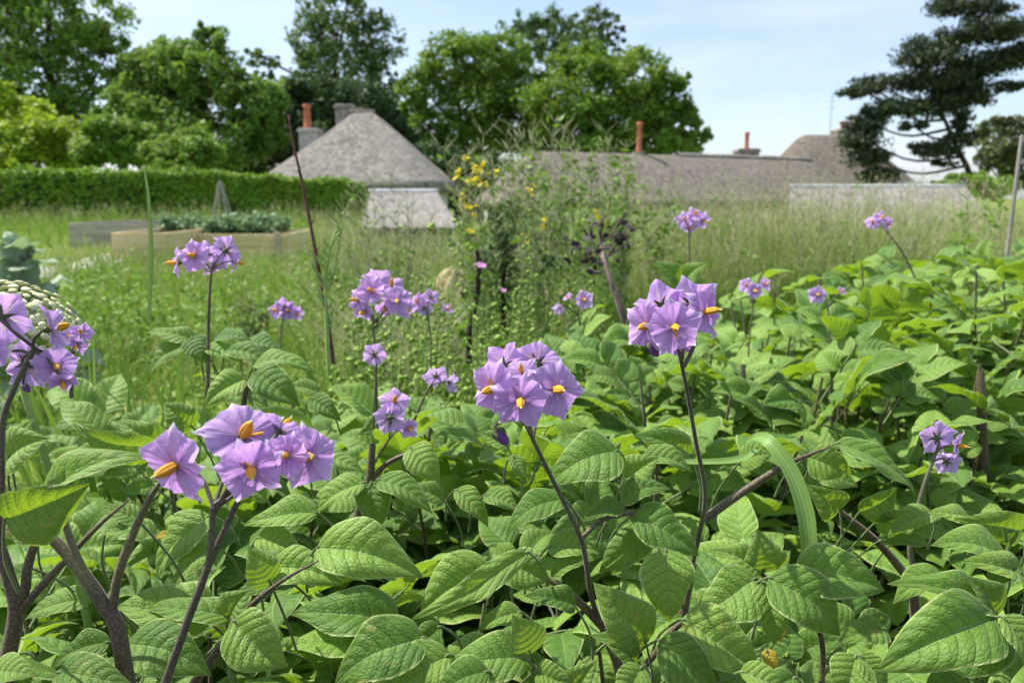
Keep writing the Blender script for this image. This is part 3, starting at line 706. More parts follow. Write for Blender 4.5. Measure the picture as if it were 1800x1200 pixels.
def compound_leaf(seed, hi=True):
    """a potato leaf along +Y, upper side +Z: stalk, end leaflet, three pairs and small ones between"""
    r = np.random.default_rng(seed); mb = MB()
    Lr = 0.125; n = 12; s = np.linspace(0, 1, n)
    drop = r.uniform(0.25, 0.6); bend = r.uniform(-0.15, 0.15)
    path = np.stack([bend * Lr * s ** 2, Lr * s * (1 - 0.12 * drop * s), Lr * (0.10 * s - drop * 0.35 * s ** 2)], 1)
    tube(mb, path, np.linspace(0.0017, 0.0009, n), 5, 1)
    T = norm(np.gradient(path, axis=0))
    nu, nv = (14, 9) if hi else (9, 7)
    def put(i, yd, L, W):
        V, F, uv = leaflet(L, W, r.uniform(0.25, 0.75), r.uniform(0.05, 0.16), r.uniform(0.02, 0.06), int(r.integers(1e6)), nu, nv)
        A = frame(yd, np.array((r.uniform(-.3, .3), 0.05, 1)))
        mb.add(V @ A + path[i] + yd * 0.004, F, uv, float(r.random()), 0)
    put(n - 1, norm(T[-1] + (0, 0, -0.15)), r.uniform(0.070, 0.085), r.uniform(0.047, 0.060))
    for j, (i, Ls) in enumerate(((9, 0.064), (6, 0.056), (3, 0.040))):
        for sx in (-1, 1):
            yd = norm(T[i] * r.uniform(0.35, 0.7) + sx * np.array((1, 0, 0)) + np.array((0, 0, r.uniform(-0.30, 0.15))))
            put(min(n - 1, i + (sx > 0 and r.random() < .3)), yd, Ls * r.uniform(0.85, 1.15), Ls * r.uniform(0.60, 0.76))
    for i in (8, 5):
        for sx in (-1, 1):
            if r.random() < 0.7:
                put(i, norm(T[i] * 0.3 + sx * np.array((1, 0, 0)) + (0, 0, 0.1)), 0.015, 0.011)
    return mb.mesh('potato_leaf', [M['leaf'], M['petiole']])

LEAVES = [compound_leaf(100 + k) for k in range(14)]
LEAVES_FAR = [compound_leaf(300 + k, False) for k in range(8)]

# ------------------------------------------------------------------ potato flowers
def corolla(seed, openness):
    r = np.random.default_rng(seed); na, nr = 90, 11
    ang = np.linspace(0, 2 * PI, na, endpoint=False)[None, :]; s = np.linspace(0.07, 1, nr)[:, None]
    ps = 5 * ang; lobe = np.mod(ang / (2 * PI) * 5 + 0.5, 1) - 0.5; li = np.round(ang / (2 * PI) * 5).astype(int) % 5
    R = 0.93 * (0.72 * 0.809 / np.cos(np.radians(36) - np.abs(lobe) * np.radians(72)) + 0.28) + 0.13 * np.exp(-(lobe / 0.06) ** 2) + 0.010 * np.sin(ang * 23 + r.uniform(0, 6)) + r.uniform(-.04, .04, 5)[li] * np.cos(lobe * PI)
    rad = s * R
    z = openness * (0.35 * s ** 1.4) - 0.10 * s ** 3
    z = z + 0.10 * s * np.cos(ps) * (0.6 + 0.4 * s)
    z = z + 0.06 * s ** 2 * np.sin(ang * 3 + r.uniform(0, 6)) + 0.035 * s ** 3 * np.sin(ang * 11 + r.uniform(0, 6)) + 0.03 * s ** 3 * np.sin(ang * 17 + r.uniform(0, 6))
    z = z + (r.uniform(-0.3, 0.35, 5)[li]) * s ** 2.5 * np.cos(lobe * PI) ** 2
    z = z - 0.16 * np.exp(-(lobe / 0.10) ** 2) * np.maximum(0, s - 0.8) / 0.2
    z = z + 0.02 * np.abs(np.sin(ang * 15)) * s
    twist = 0.05 * s ** 2 * np.sin(ang * 2 + r.uniform(0, 6))
    V = np.stack([rad * np.cos(ang + twist), rad * np.sin(ang + twist), z], -1).reshape(-1, 3)
    uv = np.stack([(ang / (2 * PI) * 5) + 0 * s, s + 0 * ang], -1).reshape(-1, 2)
    F = grid_faces(nr, na, True)[:, ::-1]
    mb = MB(); mb.add(V, F, uv)
    me = mb.mesh('corolla', M['petal'])
    # the wrap-around column: keep the lobe count running instead of jumping back to nought
    d = me.uv_layers[0].data
    for p in me.polygons:
        us = [d[i].uv[0] for i in p.loop_indices]
        if max(us) - min(us) > 2:
            for i in p.loop_indices:
                if d[i].uv[0] < 1: d[i].uv[0] += 5
    return me

def anther_cone(seed):
    r = np.random.default_rng(seed); mb = MB(); k = 40; ang = np.linspace(0, 2 * PI, k, endpoint=False)
    prof = [(0.08, 0.0), (0.14, 0.06), (0.175, 0.18), (0.18, 0.32), (0.16, 0.46), (0.12, 0.57), (0.07, 0.645), (0.03, 0.66)]
    V = []
    for a, z in prof:
        rr = 0.8 * a * (0.80 + 0.20 * np.abs(np.cos(2.5 * ang)) ** 0.6)
        V.append(np.stack([rr * np.cos(ang), rr * np.sin(ang), np.full(k, z)], 1))
    mb.add(np.concatenate(V), grid_faces(len(prof), k, True))
    tube(mb, [(0, 0, 0.60), (0.015, 0.01, 0.72), (0.03, 0.01, 0.79)], [0.028, 0.026, 0.034], 8, 1)
    if r.random() < 0.5:        # one anther bent out of the cone
        a = r.uniform(0, 6.28); c, s = math.cos(a), math.sin(a)
        tube(mb, smooth_path([(0.1 * c, 0.1 * s, 0.05), (0.28 * c, 0.28 * s, 0.2), (0.40 * c, 0.40 * s, 0.34)], 7), [0.02, 0.032, 0.038, 0.038, 0.034, 0.024, 0.008], 8, 0)
    return mb.mesh('anther_cone', [M['anther'], M['style']])

def calyx_mesh(seed):
    mb = MB(); k = 10; ang = np.linspace(0, 2 * PI, k, endpoint=False)
    prof = [(0.05, -0.26), (0.10, -0.22), (0.13, -0.14), (0.14, -0.06)]
    mb.add(np.concatenate([np.stack([a * np.cos(ang), a * np.sin(ang), np.full(k, z)], 1) for a, z in prof]), grid_faces(4, k, True))
    for i in range(5):
        a = (i + 0.5) / 5 * 2 * PI; c, s = math.cos(a), math.sin(a)
        P = np.array([(0.10, -0.12), (0.22, -0.07), (0.36, -0.04), (0.46, -0.06)]); w = (0.06, 0.055, 0.03, 0.004)
        V = []
        for (rr, z), ww in zip(P, w):
            V += [(rr * c - ww * s, rr * s + ww * c, z), (rr * c + ww * s, rr * s - ww * c, z)]
        mb.add(V, grid_faces(4, 2))
    return mb.mesh('calyx', M['calyx'])

COR = [corolla(10 + k, o) for k, o in enumerate((0.35, 0.15, 0.55, 0.25, 0.45, 0.05, 0.7, 0.3, 0.95))]
ANT = [anther_cone(k) for k in range(4)]
CAL = calyx_mesh(1)

def bud_mesh():
    mb = MB(); k = 15; ang = np.linspace(0, 2 * PI, k, endpoint=False)
    prof = [(0.03, 0), (0.30, 0.10), (0.38, 0.35), (0.36, 0.65), (0.25, 0.95), (0.10, 1.12), (0.02, 1.15)]
    for i, (a, z) in enumerate(prof): pass
    mb.add(np.concatenate([np.stack([a * (0.9 + 0.1 * np.cos(5 * ang)) * np.cos(ang), a * (0.9 + 0.1 * np.cos(5 * ang)) * np.sin(ang), np.full(k, z)], 1) for a, z in prof]), grid_faces(len(prof), k, True), mat=0)
    for i in range(5):
        a = i / 5 * 2 * PI; c, s = math.cos(a), math.sin(a); V = []
        for rr, z, ww in ((0.10, 0.0, 0.12), (0.33, 0.12, 0.15), (0.41, 0.38, 0.10), (0.42, 0.62, 0.01)):
            V += [(rr * c - ww * s, rr * s + ww * c, z), (rr * c + ww * s, rr * s - ww * c, z)]
        mb.add(V, grid_faces(4, 2), mat=1)
    return mb.mesh('flower_bud', [M['bud'], M['calyx']])
BUD = bud_mesh()

def place(name, me, parent, pos, A, scale=1.0, parts_of=None):
    """a mesh object at a world place; A rows are its axes; parents here carry no rotation unless they are flowers"""
    o = bpy.data.objects.new(name, me); COL.objects.link(o); o.parent = parent
    R = Matrix([list(map(float, A[0])), list(map(float, A[1])), list(map(float, A[2]))]).transposed()
    o.rotation_euler = R.to_euler()
    o.location = tuple(float(c) for c in (np.asarray(pos) - np.array(parent.location)))
    o.scale = (scale,) * 3
    return o

def sub(name, me, parent):
    o = bpy.data.objects.new(name, me); COL.objects.link(o); o.parent = parent; return o

nf = [0]
def flower(root, px, py, diam, d, f, kind=None):
    """corolla with anther cone and calyx; f is right, up, towards the camera"""
    nf[0] += 1; i = nf[0]
    n = camdir(*f); R = diam / 2 / FPX * d * 1.04
    a = random.uniform(0, 6.28); u = np.cross(n, (math.cos(a), 0.2, math.sin(a))); u = norm(u)
    me = COR[(i * 5) % 8] if kind is None else COR[kind]
    p = pt(px, py, d)
    o = place('flower', me, root, p, np.stack([u, np.cross(n, u), n]), R)
    sub('anther_cone', ANT[i % 4], o); sub('calyx', CAL, o)
    return p - n * 0.22 * R, n

def ptube(root, name, P, R, mat, n=None, k=8):
    mb = MB(); n = n or 6 * len(P); S = smooth_path(P, n)
    t = np.linspace(0, 1, n); Rr = np.interp(t, np.linspace(0, 1, len(R)), R)
    tube(mb, S, Rr, k)
    o = mb.obj(name, M[mat], root); return S

def cluster(root, d, flowers, stalk, buds=(), r0=0.0016, r1=0.0011, d_end=None):
    """stalk: pixels from low to high; each flower hangs on a stalklet of its own from the stalk's end"""
    P = [pt(x, y, d if d_end is None else d + (d_end - d) * (1 - i / (len(stalk) - 1))) for i, (x, y) in enumerate(stalk)]
    S = ptube(root, 'flower_stalk', P, (r0, r1), 'stalk')
    top = S[-1]; mb = MB()
    for k, (x, y, dia, f, *rest) in enumerate(flowers):
        dd = d + (rest[0] if rest else 0.0)
        kind = rest[1] if len(rest) > 1 else None
        b, n = flower(root, x, y, dia, dd, f, kind)
        j = S[-1 - (k % 3)]
        tube(mb, smooth_path([j, (j + b) / 2 - n * 0.12 * np.linalg.norm(b - j) + (0, 0, 0.0015), b], 8), np.linspace(r1 * 0.8, r1 * 0.62, 8), 6)
    for (x, y, s) in buds:
        p = pt(x, y, d + 0.004); sc = s / FPX * d
        A = frame(np.array((0.3, 0.1, 0.2)), camdir(random.uniform(-.2, .2), -1, 0.1))
        q = p + np.array((0, 0, sc * 0.5))
        place('flower_bud', BUD, root, q, A, sc)
        tube(mb, smooth_path([top, (top + q) / 2 + (0, 0, 0.006), q + (0, 0, 0.002), q], 10), r1 * 0.6, 6)
    if mb.V: mb.obj('stalklets', M['stalk'], root)

def dfg(py):
    return float(np.interp(py, [560, 650, 750, 800, 900, 1000, 1100, 1200, 1300], [0.76, 0.68, 0.585, 0.545, 0.49, 0.455, 0.425, 0.40, 0.38]))

nl = [0]
def hand_leaf(root, bx, by, tx, ty, wr=0.6, n=(0, 0.75, 0.6), db=None, dt=None, fold=0.35, arch=0.12, mat='leaf', var=None, back=None):
    """a leaflet seen in the photograph from base pixel to tip pixel; n is right, up, towards the camera"""
    nl[0] += 1
    db = dfg(by) if db is None else db; dt = db * 0.99 if dt is None else dt
    B = pt(bx, by, db); T = pt(tx, ty, dt); L = np.linalg.norm(T - B)
    V, F, uv = leaflet(L, L * min(.95, wr * 1.08), fold, arch, 0.035, nl[0], 22, 15)
    A = frame(T - B, camdir(*n))
    mb = MB(); v = random.random() if var is None else var
    mb.add(V @ A + B, F, uv, v, 0)
    y = norm(T - B)
    e = B - y * 0.014 + np.array((0, 0.02, -0.045)) if back is None else back
    tube(mb, smooth_path([e, (e + B) / 2 - y * 0.004, B, B + y * 0.004], 10), np.linspace(0.0009, 0.0006, 10), 6, 1)
    return mb.obj('leaf', [M[mat], M['petiole']], root)

def potato(px, d, label, h=0.55, nst=5, spread=0.16, nleaf=7, far=False, ylim=None, front=None, group='potato plants', seed=0, scale=1.0, xoff=0.0, low=0.22, stem_r=0.0042):
    r = np.random.default_rng(seed + 1000)
    Y = d * CP; x = xat(px, Y, 0.5) + xoff
    g = float(ground_z(x, Y))
    root = thing('potato_plant', label, 'potato plant', (x, Y, g), group)
    for s in range(nst):
        a = s / nst * 2 * PI + r.uniform(-.5, .5); sp = spread * r.uniform(0.5, 1.15); hh = h * r.uniform(0.82, 1.06)
        c = np.array((math.cos(a), math.sin(a), 0))
        P = [np.array((x, Y, g)), np.array((x, Y, g + hh * 0.35)) + c * sp * 0.45, np.array((x, Y, g + hh * 0.7)) + c * sp * 0.8, np.array((x, Y, g + hh)) + c * sp * 1.0]
        S = smooth_path(P, 24)
        xx, yy, dd = proj(S)
        keep = np.ones(24, bool) if ylim is None else yy > np.interp(xx, *ylim) + 12
        m_ = 24 if keep.all() else max(2, int(np.argmin(keep)))
        S_full = S; Ss = S[:m_]
        if dd.min() > 0.12 and (front is None or (dd > 0.36).all()):
            mb = MB(); tube(mb, Ss, np.linspace(stem_r, stem_r * 0.45, 24)[:m_], 6); mb.obj('stem', M['stem'], root)
        a0 = r.uniform(0, 6.28)
        for k in range(nleaf):
            t = low + (1 - low) * (k + r.random() * 0.6) / nleaf; i = min(23, int(t * 23)); p = S[i]
            az = a0 + k * 2.4; out = np.array((math.cos(az), math.sin(az), 0)) + c * 0.55
            el = math.radians(np.interp(t, [0.2, 0.7, 1.0], [0, 22, 52]) + r.uniform(-14, 14))
            y = norm(norm(out) * math.cos(el) + np.array((0, 0, math.sin(el))))
            sc = scale * np.interp(t, [0.2, 0.75, 1.0], [0.95, 1.08, 0.72]) * r.uniform(0.85, 1.12)
            n = np.array((0, 0, 1.0)) + r.normal(0, 0.18, 3)
            Q = np.stack([p, p + y * 0.10 * sc, p + y * 0.19 * sc - (0, 0, 0.02), p + y * 0.12 * sc + np.cross(y, n) * 0.05, p + y * 0.12 * sc - np.cross(y, n) * 0.05])
            qx, qy, qd = proj(Q)
            if qd.min() < 0.30: continue
            if ylim is not None and (qy < np.interp(qx, *ylim)).any(): continue
            if front is not None and (qd < np.array([dfg(v) for v in qy]) + 0.06).any(): continue
            lib = LEAVES_FAR if far else LEAVES
            place('leaf', lib[int(r.integers(len(lib)))], root, p, frame(y, n), sc)
    return root

LIM1 = ([-400, 0, 150, 350, 540, 600, 700, 830, 900, 960, 1100, 1300, 1450, 1600, 1700, 1900], [900, 890, 830, 770, 790, 850, 850, 900, 880, 810, 800, 820, 800, 900, 930, 920])
LIM2 = ([-300, 0, 180, 255, 300, 420, 540, 570, 640, 800, 900, 955, 1100, 1250, 1400, 1500, 1600, 1800, 2000], [760, 740, 660, 580, 565, 575, 615, 650, 690, 700, 640, 575, 540, 505, 485, 450, 430, 415, 410])

# ---- front row: the plants whose flowers and leaves fill the lower half
P2 = potato(20, 0.47, 'potato plant at the far left with big lilac flowers seen from behind', 0.50, 4, 0.10, 6, ylim=LIM1, front=1, seed=2)
P1 = potato(250, 0.52, 'potato plant with the largest, nearest purple flowers and a thick brown forked stem', 0.47, 4, 0.13, 6, ylim=LIM1, front=1, seed=1)
P3 = potato(1010, 0.54, 'potato plant whose purple flower cluster stands in the middle with one hanging bud', 0.47, 4, 0.14, 6, ylim=LIM1, front=1, seed=3)
P4 = potato(1235, 0.60, 'potato plant with a dense round flower head on the tallest bare stalk in front', 0.49, 4, 0.14, 6, ylim=LIM1, front=1, seed=4)
P5 = potato(1400, 0.52, 'flowerless potato plant with large veined leaves beside the arching grass blade', 0.47, 4, 0.13, 6, ylim=LIM1, front=1, seed=5)
P6 = potato(1720, 0.50, 'flowerless potato plant with big pale leaves in the lower right corner', 0.45, 4, 0.13, 6, ylim=LIM1, front=1, seed=6)
P7 = potato(1610, 0.64, 'potato plant with pale lilac flowers turned away, before a dark shaded gap', 0.44, 4, 0.14, 6, ylim=LIM1, front=1, seed=7)
P10 = potato(640, 0.66, 'potato plant with small lilac flowers near the tall front leaves, left of centre', 0.47, 4, 0.15, 6, ylim=LIM1, front=1, seed=10)
P20 = potato(800, 0.60, 'flowerless leafy potato plant between the two nearest flower clusters', 0.43, 4, 0.15, 6, ylim=LIM1, front=1, seed=20)
P21 = potato(480, 0.62, 'flowerless leafy potato plant behind the nearest purple flowers', 0.47, 4, 0.14, 6, ylim=LIM1, front=1, seed=21)
P8 = potato(400, 0.86, 'potato plant with a lilac flower cluster rising against the grass and wooden bed', 0.58, 5, 0.12, 7, ylim=LIM2, seed=8)

# flowers of the front row
cluster(P1, 0.33, [(308, 818, 142, (-.28, -.22, .93), 0.0, 3), (428, 766, 148, (.45, .50, .66), 0.012, 3), (440, 822, 122, (.38, -.28, .88), -0.004, 0), (505, 800, 84, (.0, .1, .95), 0.006, 4), (541, 802, 112, (.42, .08, .9), 0.014, 3), (492, 756, 84, (.4, .6, -.6), 0.02, 4)],
        [(285, 1215), (330, 1090), (362, 1005), (372, 950), (374, 888)], r0=0.0021, r1=0.0013)
cluster(P1, 0.335, [], [(362, 1005), (388, 945), (412, 893), (425, 868)], r0=0.0017, r1=0.0013)
cluster(P3, 0.41, [(868, 682, 102, (-.52, -.15, .84), -0.004, 1), (915, 702, 104, (0, -.3, .95), -0.012, 4), (975, 684, 108, (.36, .02, .93), 0.002, 3), (884, 640, 84, (-.3, .5, -.7), 0.016, 0), (945, 636, 88, (.15, .4, -.8), 0.02, 2), (917, 655, 60, (-.1, .7, .6), 0.004, 8)],
        [(1062, 1110), (1040, 1050), (1025, 960), (1000, 900), (965, 830), (925, 748)], buds=[(872, 768, 30)], r0=0.0019, r1=0.0011, d_end=0.46)
cluster(P4, 0.44, [(1137, 572, 92, (-.58, -.15, .8), 0.0, 1), (1184, 574, 100, (0, -.12, 1), -0.012, 4), (1238, 548, 90, (.62, .1, .75), 0.006, 3), (1160, 534, 88, (-.25, .55, -.65), 0.014, 0), (1216, 532, 96, (.25, .45, -.75), 0.016, 5), (1192, 602, 58, (.1, -.75, .4), 0.004, 8)],
        [(1217, 990), (1237, 900), (1238, 850), (1224, 780), (1210, 700), (1194, 618)], buds=[(1138, 614, 28)], r0=0.0018, r1=0.0011, d_end=0.50)
cluster(P4, 0.442, [], [(1202, 645), (1212, 625), (1222, 603)], r0=0.0013, r1=0.0012)
cluster(P2, 0.38, [(4, 556, 106, (-.2, .35, -.9), 0.0, 1), (88, 578, 92, (.62, .25, -.6), -0.004, 6), (46, 640, 92, (.1, .0, -.95), 0.01, 4), (98, 642, 76, (.5, -.1, .6), 0.006, 2), (110, 670, 52, (.35, -.75, .35), 0.004, 0), (-8, 620, 70, (-.3, .0, .6), 0.0, 7)],
        [(2, 800), (6, 735), (22, 690), (40, 650), (62, 612)], buds=[(43, 683, 15)], r0=0.0017, r1=0.0012)
cluster(P2, 0.56, [(143, 586, 42, (.2, .35, .7)), (126, 592, 40, (-.2, .1, .9)), (136, 606, 38, (.0, -.6, .6))], [(125, 700), (126, 650), (130, 610)])
cluster(P7, 0.55, [(1645, 768, 66, (-.1, .25, -.9), 0.0, 1), (1682, 782, 50, (.6, -.1, .55), 0.0, 2), (1664, 812, 46, (.2, -.5, -.7), 0.002, 4)], [(1606, 1010), (1600, 950), (1622, 860), (1645, 795)], r0=0.0020, r1=0.0012)
cluster(P8, 0.80, [(341, 450, 60, (-.1, 0, 1), -0.01, 1), (311, 462, 54, (-.88, -.05, .35), 0.0, 3), (398, 440, 62, (.3, .35, -.8), 0.0, 1), (414, 460, 48, (.75, -.2, -.4), 0.005, 2), (366, 446, 46, (0, .6, -.6), 0.012, 6), (376, 468, 44, (.1, -.5, -.6), 0.01, 4)], [(366, 590), (369, 510), (372, 476)], r0=0.0018)
cluster(P10, 0.72, [(694, 706, 58, (.15, .55, .8), 0.0, 1), (686, 734, 58, (-.1, -.15, -.95), -0.01, 3), (718, 752, 40, (.4, -.2, .6), 0.0, 2)], [(640, 860), (660, 810), (688, 765)])
# second group: stalks over the lower plants in the middle
cluster(P10, 0.85, [(658, 623, 46, (-.15, .35, -.9), 0.0, 1)], [(655, 770), (660, 690), (662, 640)])
cluster(P10, 0.82, [(766, 660, 48, (-.2, .6, -.65), 0.0, 1), (790, 672, 38, (.7, -.3, -.4), 0.0, 8)], [(715, 770), (738, 715), (755, 680)])

# bare forked stems in front
def stems(root, d, lines, mat='stem'):
    for pts, r in lines:
        ptube(root, 'stem', [pt(x, y, d if not z else d + z[0]) for x, y, *z in pts], [q / FPX * d for q in r], mat, k=10)
stems(P2, 0.40, [([(5, 1290), (12, 1170), (28, 1075), (14, 1010), (-4, 950)], (15, 13, 10)), ([(28, 1075), (44, 1035), (48, 1000), (62, 955), (78, 935)], (9, 8, 5)), ([(30, 1080), (60, 1045), (110, 990), (175, 922), (225, 880)], (8, 7, 5, 1.5)), ([(-2, 950), (4, 860), (2, 760)], (6, 5, 4))])
stems(P1, 0.385, [([(245, 1290), (222, 1190), (205, 1100), (178, 1055), (138, 998), (80, 936), (10, 908)], (15, 14, 11, 8)), ([(196, 1082), (208, 1010), (235, 935), (268, 868), (292, 835)], (8, 8, 6, 2)), ([(150, 1010), (134, 975), (112, 918)], (8, 7, 5))])
stems(P1, 0.43, [([(330, 1215), (400, 1120), (440, 1065), (500, 1018), (560, 985)], (8, 7, 4, 1.5))])
stems(P3, 0.455, [([(1105, 1240), (1085, 1160), (1062, 1108)], (11, 10)), ([(1066, 1108), (1015, 1055), (965, 1018), (900, 1000)], (8, 7, 4)), ([(1022, 945), (1062, 912), (1115, 900)], (5, 4))])
stems(P4, 0.50, [([(1200, 1080), (1217, 990)], (9, 8)), ([(1238, 912), (1300, 868), (1375, 820), (1420, 800), (1460, 785)], (8, 7, 4, 1.5))])
stems(P5, 0.44, [([(1443, 1240), (1443, 1120), (1400, 1050), (1343, 1012)], (5, 5, 4)), ([(1085, 1230), (1150, 1150), (1205, 1088), (1330, 1018)], (6, 6, 4))])
stems(P7, 0.54, [([(1600, 1020), (1545, 955), (1478, 898)], (8, 7, 4)), ([(1610, 1100), (1604, 1010)], (9, 8))])
stems(P10, 0.60, [([(600, 1010), (625, 920), (648, 850), (655, 780)], (11, 9, 6)), ([(640, 860), (680, 815), (735, 790), (760, 782)], (6, 4, 1.5))])
stems(P8, 0.74, [([(420, 790), (430, 700), (440, 670)], (6, 4)), ([(365, 700), (366, 640), (366, 585)], (4, 3))])

# leaves of the front row, each where the photograph shows it
FLAT = (0, .80, .6); FACE = (0, .45, .9); UNDER = (0, -.55, .85)
HL = [
 (P1, [(8, 912, 158, 850, .62, (-.2, -.45, .85), .36), (68, 930, 262, 797, .42, (-.25, .8, .55)), (285, 785, 128, 744, .40, (0, -.35, .9), .5), (290, 782, 205, 738, .5, FACE, .52), (15, 806, 86, 770, .9, (.3, .5, .8), .46), (20, 812, 60, 735, .6, (-.5, .3, .8), .48),
   (250, 922, 170, 893, .5, FLAT, .44), (185, 936, 262, 918, .4, FLAT, .44), (370, 905, 272, 1018, .55, (-.4, .5, .8), .50), (372, 960, 300, 1042, .5, (-.4, .5, .8), .49), (410, 1088, 255, 1066, .42, (0, .9, .45)), (400, 1086, 440, 1036, .9, FACE), (372, 1096, 203, 1062, .62, FLAT, .435),
   (195, 1128, 90, 1172, .5, FLAT), (222, 1132, 372, 1186, .62, FLAT, .41), (100, 1182, 236, 1206, .5, FLAT, .375), (-20, 1180, 66, 1186, .6, FLAT, .37), (165, 1052, 42, 1088, .45, FLAT, .45), (60, 1000, -15, 1040, .5, FLAT, .43),
   (410, 1090, 506, 1172, .74, (-.1, .45, .9), .41), (474, 996, 604, 1028, .50, (.1, .7, .7)), (476, 1026, 436, 962, .75, (.3, .3, .9)), (500, 1016, 412, 1044, .55, FLAT, .47), (702, 1094, 508, 1076, .50, (0, .8, .6), .43), (450, 946, 536, 972, .55, FLAT, .49)]),
 (P21, [(556, 962, 746, 1016, .50, (.15, .55, .85), .45), (560, 902, 428, 922, .50, FLAT, .5), (642, 848, 553, 906, .50, (-.3, .6, .75)), (652, 846, 664, 934, .68, (.1, .5, .85)), (664, 842, 760, 902, .45, (.2, .7, .7)), (550, 756, 352, 748, .40, (0, .25, .95), .60), (340, 752, 286, 708, .75, (.1, .3, .9), .58), (470, 880, 420, 850, .6, FLAT, .55), (560, 800, 640, 830, .5, FLAT, .58)]),
 (P20, [(720, 786, 774, 848, .70, (.2, .45, .9), .58), (868, 998, 735, 1086, .62, (-.1, .6, .8), .445), (930, 970, 720, 1090, .18, (.3, .5, .8), .435), (892, 990, 968, 1020, .85, (-.15, .35, .9), .45), (962, 962, 1062, 974, .55, FLAT, .465), (968, 1016, 1062, 976, .38, (0, .85, .5), .46), (780, 880, 700, 860, .5, FLAT, .56), (800, 860, 860, 925, .5, FLAT, .56), (850, 870, 915, 900, .6, FLAT, .55), (895, 790, 840, 760, .6, FLAT, .58), (900, 800, 925, 850, .5, FLAT, .56)]),
 (P3, [(1088, 792, 964, 852, .68, (-.1, .6, .8), .47), (1070, 800, 985, 770, .42, FLAT, .49), (1098, 842, 1158, 803, .80, FACE, .475), (992, 876, 888, 938, .48, (-.2, .7, .7), .47), (1002, 890, 922, 922, .42, FLAT, .475), (1096, 892, 1024, 916, .55, FLAT, .46), (1090, 882, 1180, 858, .52, FLAT, .465), (1112, 905, 1230, 976, .60, (.15, .6, .8), .455), (1142, 934, 1052, 1006, .55, (-.2, .6, .8), .47), (1170, 964, 1176, 1094, .70, (.1, .4, .92), .435), (1136, 1132, 1046, 1024, .66, (.1, .45, .9), .425), (1118, 1168, 1038, 1114, .55, FLAT, .42), (926, 1158, 785, 1166, .60, (0, .7, .7), .405), (932, 1150, 900, 1080, .80, (.2, .35, .9), .41), (940, 1180, 1006, 1200, .7, FACE, .405), (748, 1120, 585, 1205, .58, (-.1, .6, .8), .405), (792, 1150, 686, 1220, .66, (-.1, .55, .85), .40), (775, 1100, 722, 1144, .6, FACE, .42), (918, 1076, 838, 1108, .5, FLAT, .43), (1012, 1066, 922, 1046, .55, FLAT, .44), (860, 1180, 760, 1225, .6, FLAT, .39), (1000, 1215, 1050, 1160, .6, FACE, .41), (1130, 1170, 1085, 1240, .7, FACE, .40)]),
 (P5, [(1342, 1006, 1332, 930, .92, (.0, .4, .9), .46), (1350, 1014, 1478, 1118, .64, (.05, .45, .9), .43), (1342, 1022, 1362, 1134, .52, (-.2, .4, .9), .435), (1330, 1016, 1214, 1086, .66, (-.15, .55, .85), .44), (1336, 1002, 1252, 964, .55, FLAT, .46), (1396, 1000, 1558, 1036, .58, (.1, .6, .8), .44), (1198, 1088, 1338, 1178, .58, (.05, .5, .87), .42), (1158, 1124, 1264, 1214, .62, (.1, .45, .9), .41), (1505, 1150, 1470, 1240, .75, (-.2, .45, .9), .405), (1508, 1150, 1562, 1220, .65, (.25, .45, .9), .405), (1556, 1106, 1472, 1128, .6, FLAT, .42), (1300, 1180, 1390, 1225, .5, FLAT, .40), (1300, 812, 1358, 798, .75, FACE, .52), (1216, 802, 1112, 764, .45, (0, .6, .8), .52), (1130, 800, 1220, 830, .5, FLAT, .5), (1400, 1190, 1330, 1230, .5, FLAT, .4)]),
 (P6, [(1748, 1084, 1540, 1180, .50, (-.15, .55, .85), .405), (1742, 1080, 1562, 1022, .40, (0, .8, .55), .425), (1752, 1082, 1700, 1012, .7, (.2, .3, .9), .42), (1760, 1082, 1815, 1190, .62, (.3, .4, .85), .40), (1762, 1100, 1636, 1200, .6, (-.1, .6, .8), .42), (1772, 980, 1638, 956, .52, FLAT, .45), (1800, 930, 1678, 912, .45, (0, -.2, .95), .48), (1705, 910, 1632, 898, .55, FLAT, .50), (1740, 1020, 1800, 1000, .6, FLAT, .44), (1660, 1010, 1570, 1060, .5, FLAT, .46), (1700, 1190, 1620, 1235, .6, FLAT, .40), (1775, 960, 1760, 925, .8, FACE, .47), (1800, 1015, 1690, 985, .5, FLAT, .44)]),
 (P7, [(1536, 920, 1626, 894, .55, (0, -.3, .9), .53), (1510, 900, 1578, 856, .75, (0, -.35, .9), .53), (1476, 896, 1418, 852, .7, (0, -.3, .9), .53), (1420, 802, 1498, 832, .75, (.1, -.1, .95), .53), (1470, 778, 1616, 870, .36, (.2, .75, .6), .52), (1545, 950, 1640, 960, .5, FLAT, .53), (1640, 900, 1560, 940, .45, FLAT, .52), (1590, 930, 1660, 905, .5, FLAT, .53)]),
 (P8, [(346, 602, 256, 584, .48, (0, .8, .6), .76), (330, 602, 260, 662, .5, (-.4, .5, .8), .75), (336, 592, 364, 638, .72, (.2, .4, .9), .745), (380, 592, 445, 602, .5, FLAT, .76), (432, 665, 360, 714, .66, (-.15, .45, .9), .69), (446, 656, 528, 714, .62, (.2, .55, .8), .69), (398, 616, 482, 652, .4, (.1, .75, .65), .74), (445, 642, 555, 655, .38, FLAT, .72), (430, 600, 500, 620, .5, FLAT, .78), (360, 610, 430, 640, .45, FLAT, .75), (560, 690, 500, 680, .6, FLAT, .7), (545, 700, 600, 740, .5, FACE, .68)]),
]
for root, rows in HL:
    for (bx, by, tx, ty, wr, n, *d) in rows:
        hand_leaf(root, bx, by, tx, ty, wr, n, d[0] if d else None, fold=random.uniform(0.3, 0.75), arch=random.uniform(0.08, 0.17))
hand_leaf(P5, 1372, 1075, 1372, 1130, .5, FACE, .47, mat='leaf_yellow')['label'] = 'yellowed withered leaf'
